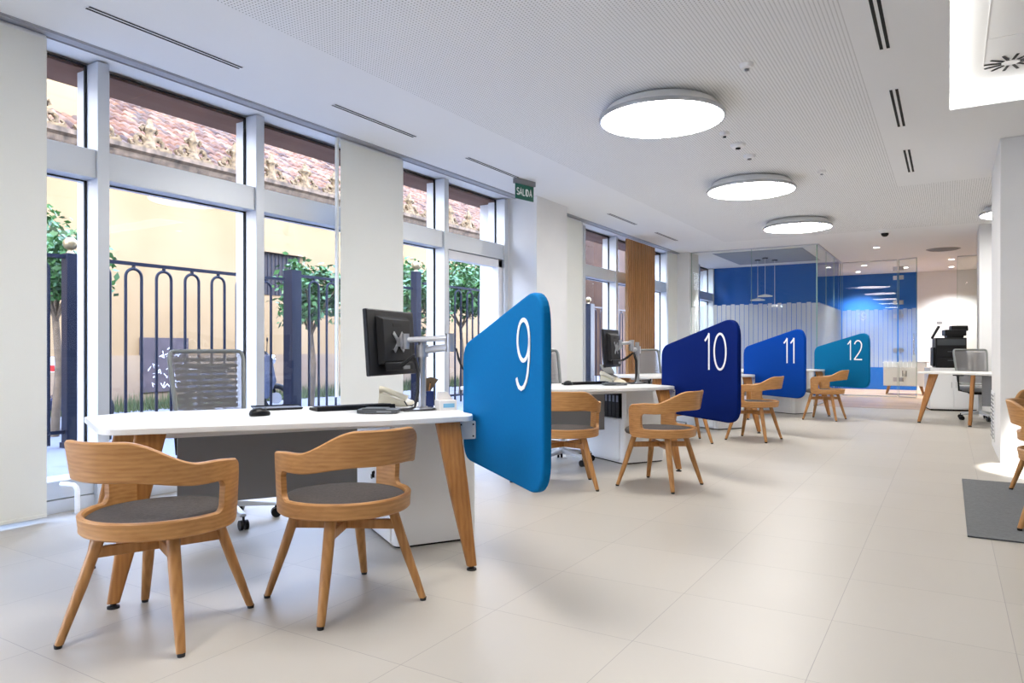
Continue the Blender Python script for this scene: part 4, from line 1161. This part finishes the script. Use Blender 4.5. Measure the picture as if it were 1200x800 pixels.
# iron fence
XF = -8.5
def fence(y0, y1, centres, ztop, label):
    f = thing('iron_fence', label, 'fence', (XF, y0, 0), 0, 'dark blue iron fence sections outside')
    L_ = y1 - y0
    bm = B(); box(bm, -.02, .02, 0, L_, ztop - .03, ztop + .012); obj('top_rail', bm, M['iron'], f)
    bm = B(); box(bm, -.02, .02, 0, L_, .12, .16); obj('bottom_rail', bm, M['iron'], f)
    for c in centres:
        w = .10; bm = B(); zc = ztop - .07 - w
        path = [(0, c - y0 - w, .0)] + [(0, c - y0 + w * cos(radians(180 - a)), zc + w * sin(radians(a))) for a in range(0, 181, 15)] + [(0, c - y0 + w, .0)]
        tube(bm, path, .019, 8); tube(bm, [(0, c - y0, ztop - .075), (0, c - y0, ztop - .02)], .022, 8); obj('arched_bar', bm, M['iron'], f, True)
    return f
def fpost(y, w, z, ball, label):
    p = thing('fence_post', label, 'post', (XF, y, -.04), 0, 'dark blue fence posts')
    bm = B(); prism(bm, rounded([(-w, -w), (w, -w), (w, w), (-w, w)], .008, 2), 0, z); obj('post', bm, M['iron'], p)
    bm = B(); prism(bm, rounded([(-w - .015, -w - .015), (w + .015, -w - .015), (w + .015, w + .015), (-w - .015, w + .015)], .008, 2), 0, .06); obj('base_plate', bm, M['iron'], p)
    if ball:
        bm = B(); lathe(bm, [(.0, z - .01), (.05, z), (.03, z + .03), (.022, z + .06)], n=16); sphere(bm, (0, 0, z + .115), .075, 10); obj('ball_finial', bm, M['brass'], p, True)
cs1 = [5.07 + .395 * k for k in range(6)]
fence(.5, 4.26, [.8 + .40 * k for k in range(9)], 2.12, 'iron fence section at far left beside the first window')
fence(4.40, 7.40, [4.68] + cs1, 2.12, 'iron fence section seen through the large second window')
fence(7.69, 10.38, [7.98, 8.35, 8.75, 9.15, 9.55, 9.95], 2.20, 'iron fence section seen left of the second roller blind')
fence(10.70, 17.84, [11.0 + .42 * k for k in range(16)], 2.32, 'iron fence section seen behind the nearest monitor')
fence(18.16, 27.0, [18.4 + .48 * k for k in range(18)], 2.25, 'iron fence section seen through the window past the pier')
fpost(4.33, .065, 2.19, True, 'dark fence post with brass ball at far left')
fpost(7.55, .095, 2.30, False, 'broad plain blue fence post left of the second roller blind')
fpost(10.50, .07, 2.55, True, 'blue fence post with pale ball right behind the monitor')
fpost(18.0, .13, 2.35, True, 'blue fence post with ball seen past the thick pier')

def tree(x, y, h, r, n, label, zc=None):
    t = thing('orange_tree', label, 'tree', (x, y, -.04), 0, 'small street trees beyond the fence')
    bm = B(); tube(bm, [(0, 0, 0), (.03, .04, h * .35), (-.02, .02, h * .6), (.0, .05, h * .8)], [.055, .045, .038, .02], 10)
    for a in range(5):
        q = radians(72 * a + 20); tube(bm, [(0, .02, h * .58), (cos(q) * r * .4, sin(q) * r * .4, h * .78), (cos(q) * r * .75, sin(q) * r * .75, h * .9)], [.025, .018, .008], 6)
    obj('trunk', bm, M['bark'], t, True)
    bm = B()
    cl = [(random.gauss(0, r * .42), random.gauss(0, r * .42), h * .88 + random.gauss(0, r * .36)) for _ in range(26)]
    for k in range(n):
        c = random.choice(cl); p = Vector((random.gauss(c[0], r * .16), random.gauss(c[1], r * .16), random.gauss(c[2], r * .14)))
        a = Vector((random.uniform(-1, 1), random.uniform(-1, 1), random.uniform(-.9, .4))).normalized(); b = a.cross(Vector((random.uniform(-1, 1), random.uniform(-1, 1), random.uniform(-1, 1)))).normalized()
        L_ = random.uniform(.08, .15); w_ = L_ * .27
        bm.faces.new([bm.verts.new(p), bm.verts.new(p + a * L_ * .5 + b * w_), bm.verts.new(p + a * L_), bm.verts.new(p + a * L_ * .5 - b * w_)])
    obj('foliage', bm, M['leaf'], t)
tree(-9.7, 4.75, 2.55, .62, 2200, 'leafy young tree at far left beside the ball-topped post')
tree(-9.4, 8.75, 2.35, .60, 2200, 'leafy young tree behind the broad blue post')
tree(-9.7, 11.9, 2.7, .95, 6000, 'dense leafy tree behind the nearest monitor')
tree(-10.4, 14.6, 2.8, 1.0, 6000, 'dense leafy tree seen through the glazed exit door')

def scooter(x, y, rz, label, body):
    t = thing('motor_scooter', label, 'scooter', (x, y, -.04), radians(rz), 'scooters parked beyond the fence')
    for wx in (-.62, .62):
        bm = B(); tube(bm, [(wx + .21 * cos(2 * pi * k / 28), 0, .25 + .21 * sin(2 * pi * k / 28)) for k in range(28)], .05, 10, closed=True); q = obj('wheel', bm, M['rubber'], t, True)
        bm = B(); tube(bm, [(wx, -.03, .25), (wx, .03, .25)], .10, 16); obj('hub', bm, M['alu'], q, True)
    bm = B(); prism(bm, rounded([(-.85, .45), (-.25, .28), (.25, .26), (.35, .55), (.48, .95), (.40, 1.0), (.22, .55), (.05, .42), (-.12, .5), (-.2, .74), (-.8, .80)], .04, 3), -.13, .13, 'xz'); obj('bodywork', bm, body, t, bevel=.03)
    bm = B(); prism(bm, rounded([(-.85, .78), (-.15, .72), (-.12, .80), (-.5, .84), (-.85, .88)], .03, 3), -.12, .12, 'xz'); obj('seat', bm, M['black'], t, bevel=.02)
    bm = B(); prism(bm, rounded([(.38, .25), (.46, .25), (.60, .55), (.52, 1.0), (.42, 1.02)], .03, 3), -.20, .20, 'xz'); obj('front_shield', bm, body, t, bevel=.02)
    bm = B(); tube(bm, [(.38, -.34, 1.06), (.46, -.15, 1.02), (.46, .15, 1.02), (.38, .34, 1.06)], .016, 8); tube(bm, [(.46, 0, 1.0), (.62, 0, .28)], .025, 8); obj('handlebar', bm, M['black'], t, True)
    bm = B(); sphere(bm, (.56, 0, .93), .09, 8, (.7, 1, 1)); obj('headlight', bm, M['chrome'], t, True)
    bm = B(); tube(bm, [(-.72, .14, .3), (-.2, .14, .27)], .04, 10); obj('exhaust', bm, M['chrome'], t, True)
    for s in (-1, 1):
        bm = B(); tube(bm, [(.42, s * .28, 1.05), (.42, s * .32, 1.24)], .007, 6); sphere(bm, (.42, s * .32, 1.27), .05, 8, (.3, 1, .8)); obj('mirror', bm, M['black'], t, True)
M['scoot1'] = mat('dark_blue_enamel', srgb(40, 44, 66), .25); M['scoot2'] = mat('grey_enamel', srgb(70, 76, 92), .3)
scooter(-10.6, 5.05, 75, 'dark scooter with red and white plate at far left beyond the fence', M['scoot1'])
scooter(-10.4, 8.05, 60, 'grey scooter seen just right of the nearest mesh chair', M['scoot2'])
t = thing('number_plate', 'red and white sticker plate on the rear of the left scooter', 'plate', (-10.02, 4.82, .86), radians(75))
bm = B(); box(bm, -.1, .1, -.006, .006, -.09, .11); obj('plate', bm, M['letter'], t)
bm = B(); box(bm, -.08, .08, -.009, .009, -.08, .0); obj('red_panel', bm, M['red'], t)

# ------------------------------------------------------------------ light
w = bpy.data.worlds.new('World'); bpy.context.scene.world = w; w.use_nodes = True
nt = w.node_tree; bg = nt.nodes['Background']
tc = nt.nodes.new('ShaderNodeTexCoord'); sx = nt.nodes.new('ShaderNodeSeparateXYZ'); cr = nt.nodes.new('ShaderNodeValToRGB')
cr.color_ramp.elements[0].position = 0.0; cr.color_ramp.elements[0].color = (.72, .78, .92, 1)
cr.color_ramp.elements[1].position = .7; cr.color_ramp.elements[1].color = (.42, .58, .98, 1)
nt.links.new(tc.outputs['Generated'], sx.inputs[0]); nt.links.new(sx.outputs['Z'], cr.inputs[0]); nt.links.new(cr.outputs[0], bg.inputs[0])
bg.inputs[1].default_value = 14.0
sun = bpy.data.lights.new('sun', 'SUN'); sun.energy = 3.0; sun.angle = radians(1.5); sun.color = (1, .93, .82)
so = bpy.data.objects.new('sun', sun); C.objects.link(so)
so.rotation_euler = Vector((-.62, .30, -.72)).to_track_quat('-Z', 'Y').to_euler()
# added ceiling spot standing in for the sunlight at the right pillar's foot
sun_patch_spot = downlight(.84, 7.35, 'added spotlight before the near pillar, making the sunlit patch on the floor', 300, 23)
sun_patch_spot.children[-1].rotation_euler = (radians(6), 0, 0)
for ch in sun_patch_spot.children:
    if ch.type == 'LIGHT': ch.data = ch.data.copy(); ch.data.spot_blend = .15; ch.data.color = (1, .98, .94); ch.rotation_euler = (radians(8), 0, 0)

# ------------------------------------------------------------------ camera
cam = bpy.data.cameras.new('camera'); co = bpy.data.objects.new('camera', cam); C.objects.link(co)
cam.sensor_width = 36; cam.lens = 840.2 / 1200 * 36; cam.clip_start = .05; cam.clip_end = 300
cam.shift_y = 8.25 / 1200
co.location = (0, 0, 1.078); co.rotation_euler = (pi / 2, 0, .547437)
S = bpy.context.scene; S.camera = co
S.view_settings.view_transform = 'Standard'; S.view_settings.look = 'None'; S.view_settings.gamma = 1
S.view_settings.use_curve_mapping = False; S.view_settings.exposure = 0.24
S.cycles.use_denoising = True; S.cycles.max_bounces = 8; S.cycles.transparent_max_bounces = 16; S.cycles.diffuse_bounces = 5
S.cycles.sample_clamp_indirect = 6; S.cycles.caustics_reflective = False; S.cycles.caustics_refractive = False
